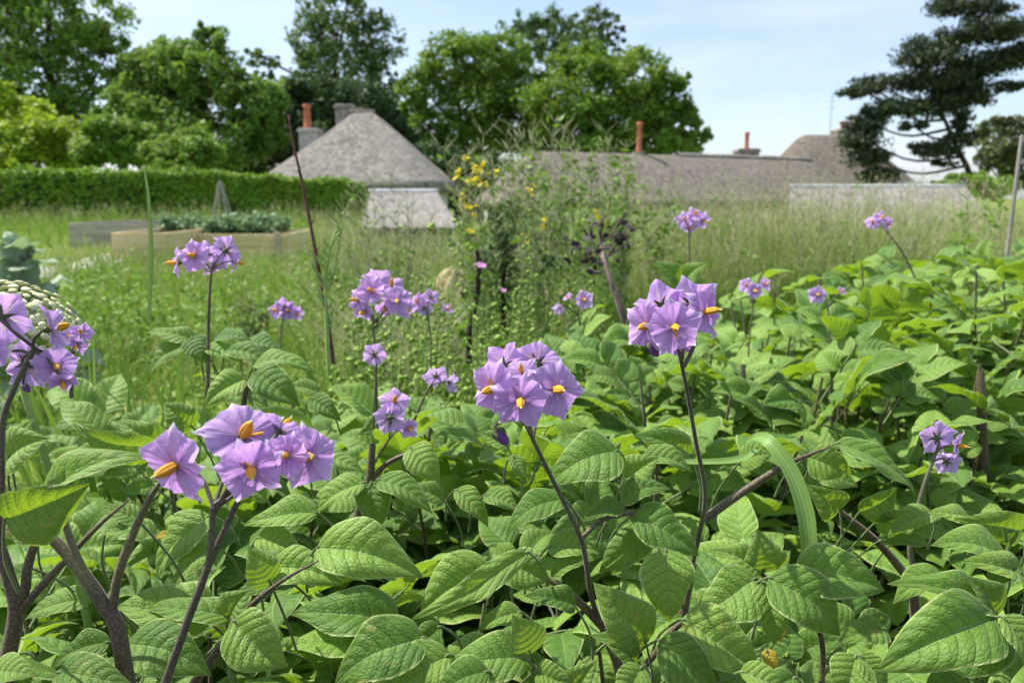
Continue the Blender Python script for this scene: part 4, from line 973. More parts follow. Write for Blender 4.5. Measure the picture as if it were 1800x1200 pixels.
hand_leaf(P5, 1345, 1140, 1362, 1185, .6, FACE, .46, mat='leaf_yellow')['label'] = 'yellowed withered leaf'
hand_leaf(P1, 300, 935, 270, 948, .5, FLAT, .52, mat='leaf_yellow')['label'] = 'small yellowed leaf'

# ---- the rows behind
R2 = [(90, .95, 'potato plant with leaves only, left of the lilac cluster before the grass', .44), (580, .95, 'potato plant with the round purple head of seven flowers, orange centres forward', .54), (720, 1.0, 'potato plant with small wilting lilac flowers beside the round purple head', .50),
      (860, .95, 'flowerless potato plant in the low hollow behind the middle flower cluster', .50), (1000, 1.05, 'potato plant with one open flower and two buds, before the tall grass', .56), (1140, 1.0, 'flowerless potato plant behind the tallest bare flower stalk', .56), (1290, 1.05, 'potato plant with a small flat cluster of three lilac flowers', .58),
      (1440, 1.0, 'potato plant with a single small lilac flower facing the camera', .56), (1590, 1.0, 'flowerless potato plant standing over the dark shaded gap on the right', .58), (1760, .98, 'flowerless potato plant with ribbed leaves at the right edge, behind the front row', .58)]
R3 = [(1010, 1.5, 'flowerless potato plant in the second row at the edge of the tall grass', .58), (1180, 1.5, 'potato plant with the tall lilac cluster rising against the long grass', .62), (1330, 1.5, 'flowerless potato plant in front of the long grass, right of the tall lilac cluster', .60), (1480, 1.5, 'flowerless potato plant in the second row, right of the single small flower', .64),
      (1630, 1.5, 'potato plant with the lilac flowers highest at the right, against the stone shed', .66), (1790, 1.5, 'flowerless potato plant in the second row at the right edge', .68), (500, 1.4, 'small potato plant with a little lilac cluster by the grass path', .42)]
R4 = [(1400, 2.1, 'flowerless potato plant in the last row, leftmost against the long grass', .62), (1520, 2.2, 'flowerless potato plant in the last row below the stone shed', .66), (1640, 2.2, 'flowerless potato plant in the last row, below the end of the shed roof', .68), (1760, 2.2, 'flowerless potato plant in the last row beside the grey post', .70)]
R2 += [(500, .90, 'flowerless leafy potato plant between the lilac cluster plant and the round purple head', .50), (150, .80, 'flowerless low potato plant under the grass tufts behind the far-left flowers', .46), (1940, 1.0, 'flowerless potato plant just beyond the right edge, front of the bank', .56), (2110, 1.1, 'flowerless potato plant at the far right end of the bank', .56)]
R4 += [(1900, 1.6, 'flowerless potato plant beyond the grey post, middle of the bank', .64), (2060, 1.9, 'flowerless potato plant at the far right back of the bank', .64)]
PB = {}
for k, (px, d, lab, h) in enumerate(R2): PB[lab] = potato(px, d, lab, h, 6, 0.19, 8, ylim=LIM2, seed=40 + k, scale=1.08)
for k, (px, d, lab, h) in enumerate(R3): PB[lab] = potato(px, d, lab, h, 6 if px > 900 else 4, 0.24 if px > 900 else .12, 8, far=True, ylim=LIM2, seed=60 + k, scale=1.1)
for k, (px, d, lab, h) in enumerate(R4): PB[lab] = potato(px, d, lab, h, 6, 0.28, 8, far=True, ylim=LIM2, seed=80 + k, scale=1.15)
Q = lambda i, R: PB[R[i][2]]
cluster(Q(1, R2), 0.88, [(653, 511, 54, (-.1, .1, 1), -0.01, 4), (698, 528, 54, (.12, -.2, 1), -0.014, 0), (688, 502, 52, (.15, .65, .75), 0.0, 1), (630, 527, 50, (-.65, 0, .7), 0.0, 3), (640, 545, 44, (-.4, -.5, .7), 0.004, 2), (714, 542, 44, (.55, -.4, .6), 0.004, 5), (664, 492, 54, (0, .6, -.6), 0.012, 0), (676, 540, 40, (0, -.6, .5), 0.008, 8)], [(664, 760), (660, 640), (656, 562)], r0=0.0020)
cluster(Q(2, R2), 1.12, [(734, 530, 32, (-.3, .2, .9)), (757, 522, 32, (.3, .4, -.7)), (746, 541, 32, (0, -.2, -.9)), (785, 545, 26, (.5, .6, .3), 0, 8)], [(757, 680), (757, 600), (752, 552)])
cluster(Q(4, R2), 1.22, [(1027, 527, 36, (.1, 0, 1), 0, 1), (983, 541, 24, (-.2, -.5, -.6), 0, 8), (998, 524, 20, (-.3, .5, .3), 0, 8)], [(1030, 700), (1022, 600), (1016, 548)], r0=0.0022)
cluster(Q(6, R2), 1.3, [(1312, 502, 30, (-.4, .2, .9)), (1326, 511, 32, (0, -.1, 1), -0.01), (1345, 500, 28, (.4, .2, .8))], [(1312, 680), (1318, 590), (1325, 524)])
cluster(Q(7, R2), 1.2, [(1437, 518, 34, (-.2, 0, 1), 0, 1), (1478, 512, 18, (.3, .3, .6), 0, 8)], [(1458, 660), (1458, 590), (1455, 535)])
cluster(Q(1, R3), 1.4, [(1204, 387, 34, (-.35, .2, .85)), (1222, 378, 34, (0, .5, .8)), (1235, 388, 32, (.5, -.3, .8)), (1213, 398, 28, (0, -.5, .7))], [(1200, 520), (1211, 470), (1211, 408)], r0=0.0024)
for a in [(1200, 500, 1150, 460), (1200, 495, 1245, 462), (1195, 505, 1165, 490), (1205, 500, 1240, 495)]: hand_leaf(Q(1, R3), *a, .6, FACE, 1.39, fold=.3)
cluster(Q(4, R3), 1.5, [(1534, 391, 28, (-.3, .3, .8)), (1549, 384, 30, (.1, .5, .8)), (1562, 394, 26, (.45, -.4, .75))], [(1622, 520), (1590, 450), (1555, 402)], r0=0.0022)
cluster(Q(6, R3), 1.35, [(488, 546, 36, (-.45, .1, .85)), (506, 546, 36, (.1, .1, 1)), (522, 551, 28, (.8, -.2, .5)), (500, 537, 34, (0, .6, -.6))], [(492, 640), (494, 590), (497, 558)])
stems(Q(6, R2), 1.1, [([(1312, 830), (1308, 740), (1305, 640)], (10, 8, 5))])
stems(Q(9, R2), 1.0, [([(1728, 860), (1726, 760), (1724, 650)], (11, 9, 6))])
# ------------------------------------------------------------------ grass
def blades(mb, X, Y, Z, h, w, lean, nseg=4, mat=0, var=None, face=None, tmax=1.0):
    k = len(X); t = np.linspace(0, tmax, nseg + 1)[None, :]
    az = rng.uniform(0, 2 * PI, k)[:, None]; fa = (rng.uniform(0, PI, k) if face is None else face)[:, None]
    h = np.broadcast_to(h, (k,))[:, None]; w = np.broadcast_to(w, (k,))[:, None]; lean = np.broadcast_to(lean, (k,))[:, None]
    cx = X[:, None] + np.cos(az) * lean * h * t ** 2; cy = Y[:, None] + np.sin(az) * lean * h * t ** 2
    cz = Z[:, None] + h * (t - 0.35 * lean * t ** 2.5)
    ww = w * 0.5 * np.maximum(0.04, (1 - t ** 2.2)) * (0.6 + 0.4 * np.minimum(1, t * 4))
    ox = np.cos(fa) * ww; oy = np.sin(fa) * ww
    V = np.stack([np.stack([cx - ox, cy - oy, cz], -1), np.stack([cx + ox, cy + oy, cz], -1)], 2)      # k, nseg+1, 2, 3
    m = 2 * (nseg + 1)
    f1 = np.array([(2 * i, 2 * i + 1, 2 * i + 3, 2 * i + 2) for i in range(nseg)])
    F = (np.arange(k)[:, None, None] * m + f1[None]).reshape(-1, 4)
    uv = np.stack([np.zeros((k, nseg + 1, 2)), np.broadcast_to(t[:, :, None], (k, nseg + 1, 2))], -1).reshape(-1, 2)
    a = np.repeat(np.clip(rng.normal(0.5, 0.25, k), 0, 1) if var is None else var, m)
    mb.add(V.reshape(-1, 3), F, uv, a, mat)
    return np.stack([cx[:, -1], cy[:, -1], cz[:, -1]], 1), np.stack([cx[:, -2], cy[:, -2], cz[:, -2]], 1)

def plumes(mb, tips, prev, L, W, mat=0, n=9):
    """loose seed heads: short slivers round the end of each stem"""
    k = len(tips); d = norm(tips - prev); t = rng.random((k, n, 1))
    P = tips[:, None] - d[:, None] * L * (1 - t) * 1.0
    side = norm(rng.standard_normal((k, n, 3)) * (1, 1, .5)); q = norm(d[:, None] * 1.2 + side * 0.8)
    E = P + q * L * rng.uniform(0.12, 0.3, (k, n, 1)) * (1.1 - 0.5 * t)
    x = norm(np.cross(q, rng.standard_normal((k, n, 3)))) * W
    V = np.stack([P - x * .4, P + x * .4, (P + E) / 2 + x, E], 2).reshape(-1, 3)
    mb.add(V, np.arange(4 * k * n).reshape(-1, 4), np.tile([(0, .5), (0, .5), (0, .8), (0, 1)], (k * n, 1)), np.repeat(rng.random(k * n), 4), mat)

def scatter_px(n, x0, x1, y0, y1):
    """spots on the level ground, spread evenly over a window of the view"""
    px = rng.uniform(x0, x1, n); py = rng.uniform(y0, y1, n)
    v = -(py - 600) / FPX; Yd = -H_CAM * (CP + v * SP) / (-SP + v * CP)
    X = (px - 900) / FPX * (Yd * CP + H_CAM * SP)
    return X, Yd, px

mead = MB()
X, Y, px = scatter_px(36000, -60, 1100, 384, 700)
ok = (Y > 1.75) & (Y < 24); X, Y = X[ok], Y[ok]
pch = np.clip(0.5 + 0.35 * np.sin(X * 1.1 + 2 * np.sin(Y * .6)) + 0.3 * np.sin(Y * 1.9 + X * .7) + rng.normal(0, .2, len(X)), 0, 1)
clump = 0.5 + 0.5 * np.sin(X * 2.3 + np.sin(Y * 1.7) * 2) * np.sin(Y * 2.9 + X)
hh = (0.035 + 0.10 * rng.random(len(X)) ** 2) * (0.6 + 0.9 * clump) * np.clip(0.6 + Y / 9, 0.6, 1.7)
blades(mead, X, Y, ground_z(X, Y) - 0.01, hh, 0.0035 + 0.0016 * Y, rng.uniform(0.1, 1.0, len(X)), 3, var=pch)
X, Y, px = scatter_px(5000, -60, 700, 425, 520)
ok = (Y > 4) & (Y < 9); X, Y = X[ok], Y[ok]
blades(mead, X, Y, ground_z(X, Y) - 0.01, rng.uniform(0.10, 0.36, len(X)) * (0.6 + 0.4 * np.sin(X * 2 + Y)), 0.0032 + 0.0010 * Y, rng.uniform(0.05, 0.7, len(X)), 4)
tag(mead.obj('meadow_grass', M['meadow']), 'short yellowish green grass of the open plot on the left', 'grass', kind='stuff')

tall = MB()
def tall_grass(n, x0, x1, Y0, Y1, h0, h1, w, lean=(0.05, 0.55), heads=0.4):
    Y = np.sqrt(rng.uniform(Y0 ** 2, Y1 ** 2, n)); px = rng.uniform(x0, x1, n); X = (px - 900) / FPX * (Y * CP)
    h = rng.uniform(h0, h1, n) * (0.86 + 0.14 * np.sin(X * 3 + Y))
    ww = w * (0.6 + 0.3 * Y)
    b, a = blades(tall, X, Y, ground_z(X, Y), h, ww, rng.uniform(*lean, n), 5)
    s = rng.random(n) < heads
    plumes(tall, b[s] + (b[s] - a[s]) * 0.5, a[s], 0.10 * (h1 + 0.3), 0.0011 * (0.6 + 0.35 * Y0), 1, 12)
tall_grass(9000, 1080, 1850, 2.9, 4.6, 0.62, 0.96, 0.0036, (.05, .4), heads=0.2)
tall_grass(5200, 880, 1850, 4.6, 8.0, 0.65, 1.08, 0.0034, (.05, .45), heads=0.4)
tall_grass(1800, 880, 1180, 2.7, 4.4, 0.30, 0.70, 0.0034, heads=0.3)
tall_grass(2200, -60, 660, 13.0, 21.0, 0.35, 0.80, 0.0030, heads=0.5)
tall_grass(1500, 560, 900, 4.5, 10.0, 0.35, 0.72, 0.0034, heads=0.5)
tall_grass(2600, 540, 1120, 3.6, 8.5, 0.35, 0.80, 0.0034, (.05, .6), heads=0.45)
tall_grass(2200, 60, 640, 6.5, 9.0, 0.15, 0.42, 0.0030, heads=0.5)
tall_grass(2000, -60, 640, 2.3, 6.5, 0.14, 0.46, 0.0034, (.05, .7), heads=0.5)
tall_grass(600, -60, 640, 8.5, 13.0, 0.2, 0.5, 0.0030, heads=0.5)
tag(tall.obj('tall_grass', [M['tall_grass'], M['seedhead']]), 'long pale grass gone to seed in front of the thatched roofs and shed', 'grass', kind='stuff')

weeds = MB()
X, Y, px = scatter_px(2200, -50, 1850, 560, 1200); ok = Y > 0.5
C = np.stack([X, Y, rng.uniform(0.01, 0.14, len(X)) * np.clip(Y, 0.5, 1.6)], 1)[ok]
leaf_cloud(weeds, C, 0.028, 6, 0.013, 0, up=1.1, asp=0.62)
C2 = np.stack([rng.uniform(-0.9, 0.25, 620), rng.uniform(0.45, 2.5, 620), rng.uniform(0.02, 0.24, 620)], 1)
leaf_cloud(weeds, C2, 0.035, 6, 0.016, 0, up=1.1, asp=0.6)
n = 700; X = rng.uniform(-0.9, 0.2, n); Y = rng.uniform(0.6, 2.4, n)
blades(weeds, X, Y, np.zeros(n), rng.uniform(0.1, 0.3, n), 0.005, rng.uniform(0.1, 0.8, n), 4)
X, Y, px = scatter_px(2300, 120, 1120, 412, 660); ok = (Y > 1.9) & (Y < 7); X, Y = X[ok], Y[ok]
cl = np.sin(X * 3.1 + 1) * np.sin(Y * 2.3) > -0.25
X, Y = X[cl], Y[cl]
leaf_cloud(weeds, np.stack([X, Y, rng.uniform(.04, .34, len(X))], 1), 0.05 + 0.008 * Y, 9, 0.020, 0, up=.8, asp=.45)
tag(weeds.obj('low_weeds', M['weed']), 'low mixed weeds covering the soil between the potato rows', 'weeds', kind='stuff')

# broad grass tufts at the left, each a plant of its own
TGR = 'broad-bladed grass tufts beside the potato row'
def tuft(px, d, hs, n, label, w=0.0125, spread=0.035, name='grass_tuft', seed=0, lean=(0.02, 0.26)):
    Y0 = d * CP; X0 = xat(px, Y0, 0.4)
    n = int(n * 1.5); t = thing(name, label, 'grass', (X0, Y0, 0), TGR); mb = MB()
    X = X0 + rng.normal(0, spread, n); Y = Y0 + rng.normal(0, spread, n)
    blades(mb, X, Y, np.zeros(n), rng.uniform(hs[0], hs[1], n), rng.uniform(0.6, 1.3, n) * w, rng.uniform(*lean, n), 9)
    mb.obj('blades', M['grass'], t); return t
tuft(200, 0.95, (0.45, 0.76), 26, 'broad grass tuft standing close behind the far-left flowers')
tuft(170, 1.15, (0.40, 0.74), 26, 'broad grass tuft left of the lilac cluster on the tall stalk')
tuft(320, 1.05, (0.45, 0.76), 20, 'broad grass tuft below the lilac cluster on the tall stalk')
tuft(255, 0.80, (0.40, 0.64), 18, 'low broad grass tuft above the nearest purple flowers', 0.009)
tuft(600, 1.6, (0.4, 0.66), 24, 'broad grass tuft behind the single drooping lilac flower')
tuft(90, 1.5, (0.4, 0.66), 24, 'broad grass tuft at the edge of the open plot, far left')
tuft(330, 0.62, (0.3, 0.46), 14, 'short broad grass tuft under the nearest purple flowers', 0.006)

def ribbon(name, label, pts, widths, mat, cat='grass', nrm=(0, 0.2, 1), group=None):
    """one long blade through pixels (x, y, depth), folded along its middle"""
    P = smooth_path([pt(*p) for p in pts], 40); T = norm(np.gradient(P, axis=0)); N = camdir(*nrm)
    W = np.interp(np.linspace(0, 1, 40), np.linspace(0, 1, len(widths)), widths)
    S = norm(np.cross(T, N)); Nn = norm(np.cross(S, T)); V = []; uv = []
    for i in range(40):
        for u, z in ((-1, .25), (-.5, .08), (0, -.12), (.5, .08), (1, .25)):
            V.append(P[i] + S[i] * W[i] * u * 0.5 + Nn[i] * W[i] * z * 0.5); uv.append((u * .5 + .5, i / 39 * 0.4))
    mb = MB(); mb.add(V, grid_faces(40, 5), uv, 0.45)
    return tag(mb.obj(name, M[mat]), label, cat, group)
ribbon('grass_plant', 'wide grass blade arching over and bending down in front of the leaves', [(1312, 776, .51), (1330, 768, .50), (1354, 778, .485), (1392, 830, .475), (1416, 900, .47), (1424, 970, .47)], [.002, .006, .009, .010, .011, .010], 'blade', nrm=(-.5, .5, .8))
ribbon('grass_plant', 'narrow pale grass blade lying level across the leaves', [(1150, 808, .50), (1220, 812, .50), (1295, 808, .505), (1330, 790, .51)], [.0015, .005, .006, .004], 'blade', nrm=(0, .8, .6))
ribbon('grass_plant', 'single tall upright grass blade in front of the hedge and wooden bed', [(262, 560, .9), (266, 450, .9), (262, 360, .9), (253, 288, .91)], [.005, .0062, .0045, .0008], 'blade')

# ------------------------------------------------------------------ single stems
mb = MB(); S = smooth_path([pt(586, 640, 1.0), pt(575, 560, 1.0), pt(556, 450, 1.0), pt(533, 330, 1.0), pt(515, 250, 1.0), pt(507, 203, 1.0)], 40)
tube(mb, S, np.linspace(0.0032, 0.0012, 40), 8)
for i in range(4, 38, 3):
    a = rng.uniform(0, 6.28); q = S[i] + np.array((math.cos(a) * .006, math.sin(a) * .006, .008)); tube(mb, [S[i], q], [0.0018, 0.0004], 5)
M['dry_stem'] = mat_simple('dry_stem', (0.075, 0.028, 0.024), (0.15, 0.06, 0.045), 60.0, 0.8)
tag(mb.obj('dead_stem', M['dry_stem']), 'bare dark red dead stem leaning left across the hedge and roof', 'plant stem')
mb = MB(); S = smooth_path([pt(578, 660, .95), pt(574, 560, .95), pt(572, 500, .95), pt(580, 440, .95), pt(604, 372, .95)], 40)
tube(mb, S, np.linspace(0.0032, 0.001, 40), 8)
for i in range(8, 39, 2):
    sx = rng.choice([-1, 1]); e = S[i] + np.array((sx * .012, 0, .016)) * rng.uniform(.5, 1.2); tube(mb, [S[i], (S[i] + e) / 2 + (sx * .002, 0, -.001), e], [0.0012, 0.002, 0.0005], 6)
for (x, y) in ((548, 462), (560, 480), (600, 400), (548, 440)): tube(mb, smooth_path([pt(572, 510, .95), pt((572 + x) / 2, 490, .95), pt(x, y, .95)], 8), [.0012] * 8, 5)
M['green_stem'] = mat_simple('green_stem', (0.20, 0.32, 0.07), (0.30, 0.40, 0.11), 40.0, 0.6)
tag(mb.obj('weed_stem', M['green_stem']), 'tall light green weed stem with short side shoots, beside the dead red stem', 'plant stem')

# ------------------------------------------------------------------ kale and the cream flower head at the left edge
M['kale'] = mat_potato_leaf('kale_leaf', (0.20, 0.30, 0.18), (0.36, 0.46, 0.32), (0.32, 0.42, 0.30), (0.36, 0.50, 0.22), 0.30)
M['kale_stem'] = mat_simple('kale_stem', (0.30, 0.16, 0.20), (0.42, 0.28, 0.30), 30.0, 0.5)
def kale(px, Y, h, label, seed):
    r = np.random.default_rng(seed); X = xat(px, Y, .5)
    t = thing('kale_plant', label, 'kale', (X, Y, 0), 'kale plants at the left edge')
    mb = MB(); tube(mb, smooth_path([(X, Y, -.02), (X + .02, Y, h * .4), (X, Y, h * .75)], 10), np.linspace(.018, .012, 10), 8); mb.obj('stem', M['kale_stem'], t)
    for k in range(44):
        a = k * 2.4; tt = k / 44; el = math.radians(-25 + 85 * tt + r.uniform(-12, 12)); B = np.array((X, Y, h * (.25 + .5 * tt)))
        y = np.array((math.cos(a) * math.cos(el), math.sin(a) * math.cos(el), math.sin(el)))
        L = r.uniform(.13, .20) * (1 - .35 * tt); P = B + y * .09 * (1 - .5 * tt)
        V, F, uv = leaflet(L, L * .85, .4, .25, .16, seed * 50 + k, 18, 15)
        A = frame(y, np.array((0, 0, 1.0)) + r.normal(0, .1, 3)); mb = MB()
        mb.add(V @ A + P, F, uv, float(r.random()), 0); tube(mb, [B, (B + P) / 2, P + y * .03], [.006, .005, .003], 6, 1)
        mb.obj('leaf', [M['kale'], M['kale_stem']], t)
kale(40, 2.7, 0.80, 'grey-green kale with crinkled leaves and purplish stalks at the left edge', 1)
kale(-50, 2.9, 0.76, 'grey-green kale cut off by the left edge of the view', 2)

M['cream'] = mat_simple('cream_florets', (0.50, 0.52, 0.24), (0.70, 0.68, 0.44), 90.0, 0.6, 0.3)
fl = thing('cream_flower_head', 'domed cream-green flower head behind the far-left lilac flowers', 'flower', tuple(pt(25, 600, .62)))
c = pt(25, 608, .62); R = 108 / FPX * .62; mb = MB(); N = 230
for k in range(N):
    th = math.acos(1 - (k + .5) / N * 1.15); ph = k * 2.39996; rr = R * (1 + rng.uniform(-.13, .06))
    o = c + rr * np.array((math.sin(th) * math.cos(ph), math.sin(th) * math.sin(ph), math.cos(th)))
    s = rng.uniform(.0024, .0042); a = np.linspace(0, 2 * PI, 8, endpoint=False)
    D = norm(o - c); A = frame(norm(np.cross(D, (0.2, 1, .1))), D)
    prof = [(0.05, 1.0), (0.75, .8), (1.15, .25), (.9, -.4), (.3, -.9)]
    V = np.concatenate([np.stack([p * np.cos(a), p * np.sin(a), np.full(8, z * .42)], 1) for p, z in prof]) * s @ A + o
    mb.add(V, grid_faces(5, 8, True)[:, ::-1], None, float(rng.random()))
mb.obj('florets', M['cream'], fl)
mb = MB(); tube(mb, smooth_path([c + (0, .05, -.60), c + (.02, .02, -.25), c + (0, 0, -.02)], 12), np.linspace(.004, .003, 12), 8)
for k in range(14):
    a = k * 2.4; tube(mb, smooth_path([c + (0, 0, -.03), c + (math.cos(a) * R * .35, math.sin(a) * R * .35, -.004), c + (math.cos(a) * R * .7, math.sin(a) * R * .7, R * .5)], 6), [.0016] * 6, 5)
mb.obj('stalk', M['green_stem'], fl)

# ------------------------------------------------------------------ plot furniture
BG = 'raised beds on the plot'
def bed(label, px0, px1, Y, depth, zt, matn, posts=True):
    x0, x1 = xat(px0, Y, .4), xat(px1, Y, .4); t = thing('raised_bed', label, 'raised bed', ((x0 + x1) / 2, Y, 0), BG); th = .035
    mb = MB(); nb = max(1, round(zt / .19))
    for k in range(nb):
        z = zt * (k + .5) / nb; hgt = zt / nb - .006
        box(mb, ((x0 + x1) / 2, Y, z), (x1 - x0, th, hgt)); box(mb, ((x0 + x1) / 2, Y + depth, z), (x1 - x0, th, hgt))
        box(mb, (x0 + th / 2, Y + depth / 2, z), (th, depth - th - .004, hgt)); box(mb, (x1 - th / 2, Y + depth / 2, z), (th, depth - th - .004, hgt))
    bevel(mb.obj('boards', M[matn], t, False), .004)
    if posts:
        for xx in (x0 + .09, x1 - .09):
            mb = MB(); box(mb, (xx, Y - th / 2 - .0275, zt / 2 + .015), (.06, .05, zt + .03)); bevel(mb.obj('post', M['board_grey'], t, False), .004)
    mb = MB(); xs = np.linspace(x0 + th, x1 - th, 24); ys = np.linspace(Y + th, Y + depth - th, 8); A_, B_ = np.meshgrid(xs, ys, indexing='ij')
    mb.add(np.stack([A_, B_, zt - .06 + .02 * rng.random(A_.shape)], -1), grid_faces(24, 8)[:, ::-1]); mb.obj('bed_soil', M['soil'], t)
    return x0, x1
bed('ochre-boarded raised bed facing the camera, left of the lilac cluster', 196, 292, 9.0, 1.6, .42, 'board', posts=False)
bed('long raised bed of pale tan boards with a grey corner post, behind the lilac cluster', 300, 500, 9.9, 1.5, .36, 'board')
bed('weathered grey raised bed in front of the hedge, behind the ochre one', 120, 290, 12.2, 1.4, .42, 'board_grey', posts=False)
M['crop'] = mat_foliage('crop_leaves', (0.12, 0.21, 0.09), (0.22, 0.33, 0.15), (0.2, 0.34, 0.1), 0.25)
mc = MB(); leaf_cloud(mc, np.stack([rng.uniform(-.2, .2, 26), rng.uniform(-.2, .2, 26), rng.uniform(.02, .32, 26)], 1), .10, 40, .032, up=.8, asp=.7)
me = mc.mesh('crop_foliage', M['crop'])
for k, (px, Y) in enumerate([(312, 10.4), (345, 10.7), (378, 10.3), (412, 10.6), (445, 10.4), (478, 10.8), (330, 11.0), (395, 11.1), (455, 11.1)]):
    o = bpy.data.objects.new('vegetable_plant', me); COL.objects.link(o); o.location = (xat(px, Y, .5), Y, .23 + .015 * (k % 3)); o.rotation_euler = (0, 0, k * 1.3); o.scale = (1, 1, rng.uniform(.7, 1.1))
    tag(o, 'blue-green leafy vegetable plant growing in the long tan raised bed', 'vegetable', 'vegetables in the long raised bed')
# fleece on the ground
nx, ny = 30, 20; x0, x1 = xat(70, 8.3, 0), xat(186, 8.3, 0); A_, B_ = np.meshgrid(np.linspace(x0, x1, nx), np.linspace(7.6, 9.6, ny), indexing='ij')
e = np.minimum(np.minimum(A_ - x0, x1 - A_), np.minimum(B_ - 7.6, 9.6 - B_))
Zz = .02 + .08 * np.minimum(1, e / .25) + .04 * np.sin(A_ * 9 + B_ * 3) * np.minimum(1, e / .3) + .02 * rng.standard_normal(A_.shape)
mb = MB(); mb.add(np.stack([A_, B_, Zz], -1), grid_faces(nx, ny)[:, ::-1]); o = mb.obj('fleece_sheet', M['fleece']); tag(o, 'crumpled white fleece sheet spread on the ground beside the ochre bed', 'garden fleece')
# small wooden plant frame before the hedge
t = thing('plant_obelisk', 'narrow grey wooden pyramid plant frame standing before the hedge', 'plant support', (xat(389, 20, 1), 20, 0))
ap = np.array((xat(388, 20, 1), 20, zat(318, 20)))
for sx, sy in ((-.24, -.24), (.24, -.24), (.24, .24), (-.24, .24)):
    mb = MB(); tube(mb, [ap + (sx, sy, -ap[2]), ap + (sx * .06, sy * .06, 0)], [.035, .03], 4); mb.obj('leg', M['post_wood'], t, False)
mb = MB()
for z in (.35, .75):
    q = [ap * (1, 1, 0) + (sx * (1 - z / ap[2]), sy * (1 - z / ap[2]), z) for sx, sy in ((-.24, -.24), (.24, -.24), (.24, .24), (-.24, .24), (-.24, -.24))]
    for a, b in zip(q, q[1:]): tube(mb, [a, b], .016, 4)
mb.obj('crossbars', M['post_wood'], t, False)
# posts on the right
mb = MB(); box(mb, (xat(1786, 3.2, .9), 3.2, .50), (.014, .014, 1.2), .2); o = bevel(mb.obj('fence_post', M['post_wood'], None, False), .004); tag(o, 'tall thin grey wooden post at the right edge in front of the loose olive tree', 'post')
mb = MB(); box(mb, (xat(1600, 3.6, .6), 3.6, .32), (.05, .05, .66), .5); o = bevel(mb.obj('fence_post', M['post_wood'], None, False), .004); tag(o, 'short dark stake below the end of the stone shed roof', 'post')
mb = MB(); P = pt(655, 612, 1.9); box(mb, (P[0], P[1], .06), (.22, .09, .03), .35); V = mb.V[0]; o = bevel(mb.obj('wooden_plank', M['board'], None, False), .004); tag(o, 'short pale plank lying among the weeds under the round flower head', 'plank')

# ------------------------------------------------------------------ wild plants behind the rows
M['yellow'] = mat_foliage('yellow_petals', (0.72, 0.58, 0.02), (0.85, 0.72, 0.05), (0.8, 0.7, 0.03), 0.3)
M['seedy'] = mat_simple('seed_stems', (0.22, 0.25, 0.11), (0.36, 0.38, 0.20), 20.0, 0.7)
def bolting(px, d, tops, label, base_py=520, flowers=(), pods=True, matn='seedy', r=.0026, leaves=30, cat='wild plant', group='bolted plants behind the potatoes', name='flowering_weed', fs=.0095, leafm='weed'):
    Y = d * CP; X = xat(px, Y, .4); t = thing(name, label, cat, (X, Y, 0), group); mb = MB(); base = np.array((X, Y, 0)); fork = base + (0, 0, .30)
    tube(mb, [base, base + (.005, 0, .15), fork], [r * 1.7, r * 1.5, r * 1.2], 7)
    ends = []
    for (x, y) in tops:
        e = pt(x, y, d + rng.uniform(-.12, .12)); m = (fork + e) / 2 + (rng.uniform(-.03, .03), rng.uniform(-.03, .03), -.02)
        S = smooth_path([fork, m, e], 18); tube(mb, S, np.linspace(r, r * .45, 18), 6); ends.append(S)
    for S in ends:
        if not pods: continue
        for i in range(7, 18):
            for _ in range(5):
                a = rng.uniform(0, 6.28); q = norm(np.array((math.cos(a), math.sin(a), rng.uniform(.5, 1.4)))); L = rng.uniform(.03, .08)
                tube(mb, [S[i], S[i] + q * L * .4, S[i] + q * L], [r * .3, r * .42, r * .2], 4)
    mb.obj('stems', M[matn], t)
    if leaves:
        lf = MB(); C = np.array([S[int(i)] for S in ends for i in rng.integers(4, 18, max(1, leaves // len(ends)))]); leaf_cloud(lf, C, .040, 3, .015, up=.5, asp=.4); lf.obj('leaves', M[leafm], t)
    for (x, y) in flowers:
        c = pt(x, y, d + rng.uniform(-.1, .1)); f = MB()
        for _ in range(rng.integers(4, 8)):
            cc = c + rng.normal(0, fs * .9, 3); n = norm(np.array((0, -.5, 1)) + rng.normal(0, .5, 3)); u = norm(np.cross(n, rng.standard_normal(3))); w = np.cross(n, u)
            for q in (u, w, -u, -w):
                s = np.cross(n, q); f.add([cc, cc + q * fs * .6 + s * fs * .45 + n * fs * .15, cc + q * fs * 1.1 + n * fs * .1, cc + q * fs * .6 - s * fs * .45 + n * fs * .15], [(0, 1, 2, 3)], [(0, .2)] * 4)
        f.obj('flower', M['yellow'], t)
        S = ends[int(np.argmin([abs(proj(e[-1])[0] - x) + abs(proj(e[-1])[1] - y) for e in ends]))]
    return t
bolting(850, 2.3, [(818, 278), (843, 288), (868, 296), (805, 308), (824, 318), (780, 268), (850, 240), (833, 372), (812, 345)], 'bolted brassica with clusters of yellow flowers before the gap between the roofs', flowers=[(818, 279), (843, 288), (840, 300), (869, 298), (806, 309), (826, 318), (837, 309), (809, 345), (818, 362), (834, 374), (828, 407), (850, 322)], leaves=60)
bolting(945, 2.3, [(957, 388), (935, 330), (890, 240), (920, 250), (900, 330)], 'bolted weed with two small yellow flowers, right of the yellow brassica', flowers=[(957, 388), (932, 334), (920, 420)], leaves=40)
bolting(1040, 2.4, [(1030, 325), (1060, 350), (1020, 380), (1075, 360)], 'yellow-green weed with narrow spikes in front of the long thatch', flowers=[(1052, 378), (1062, 392)], leaves=60, matn='green_stem')
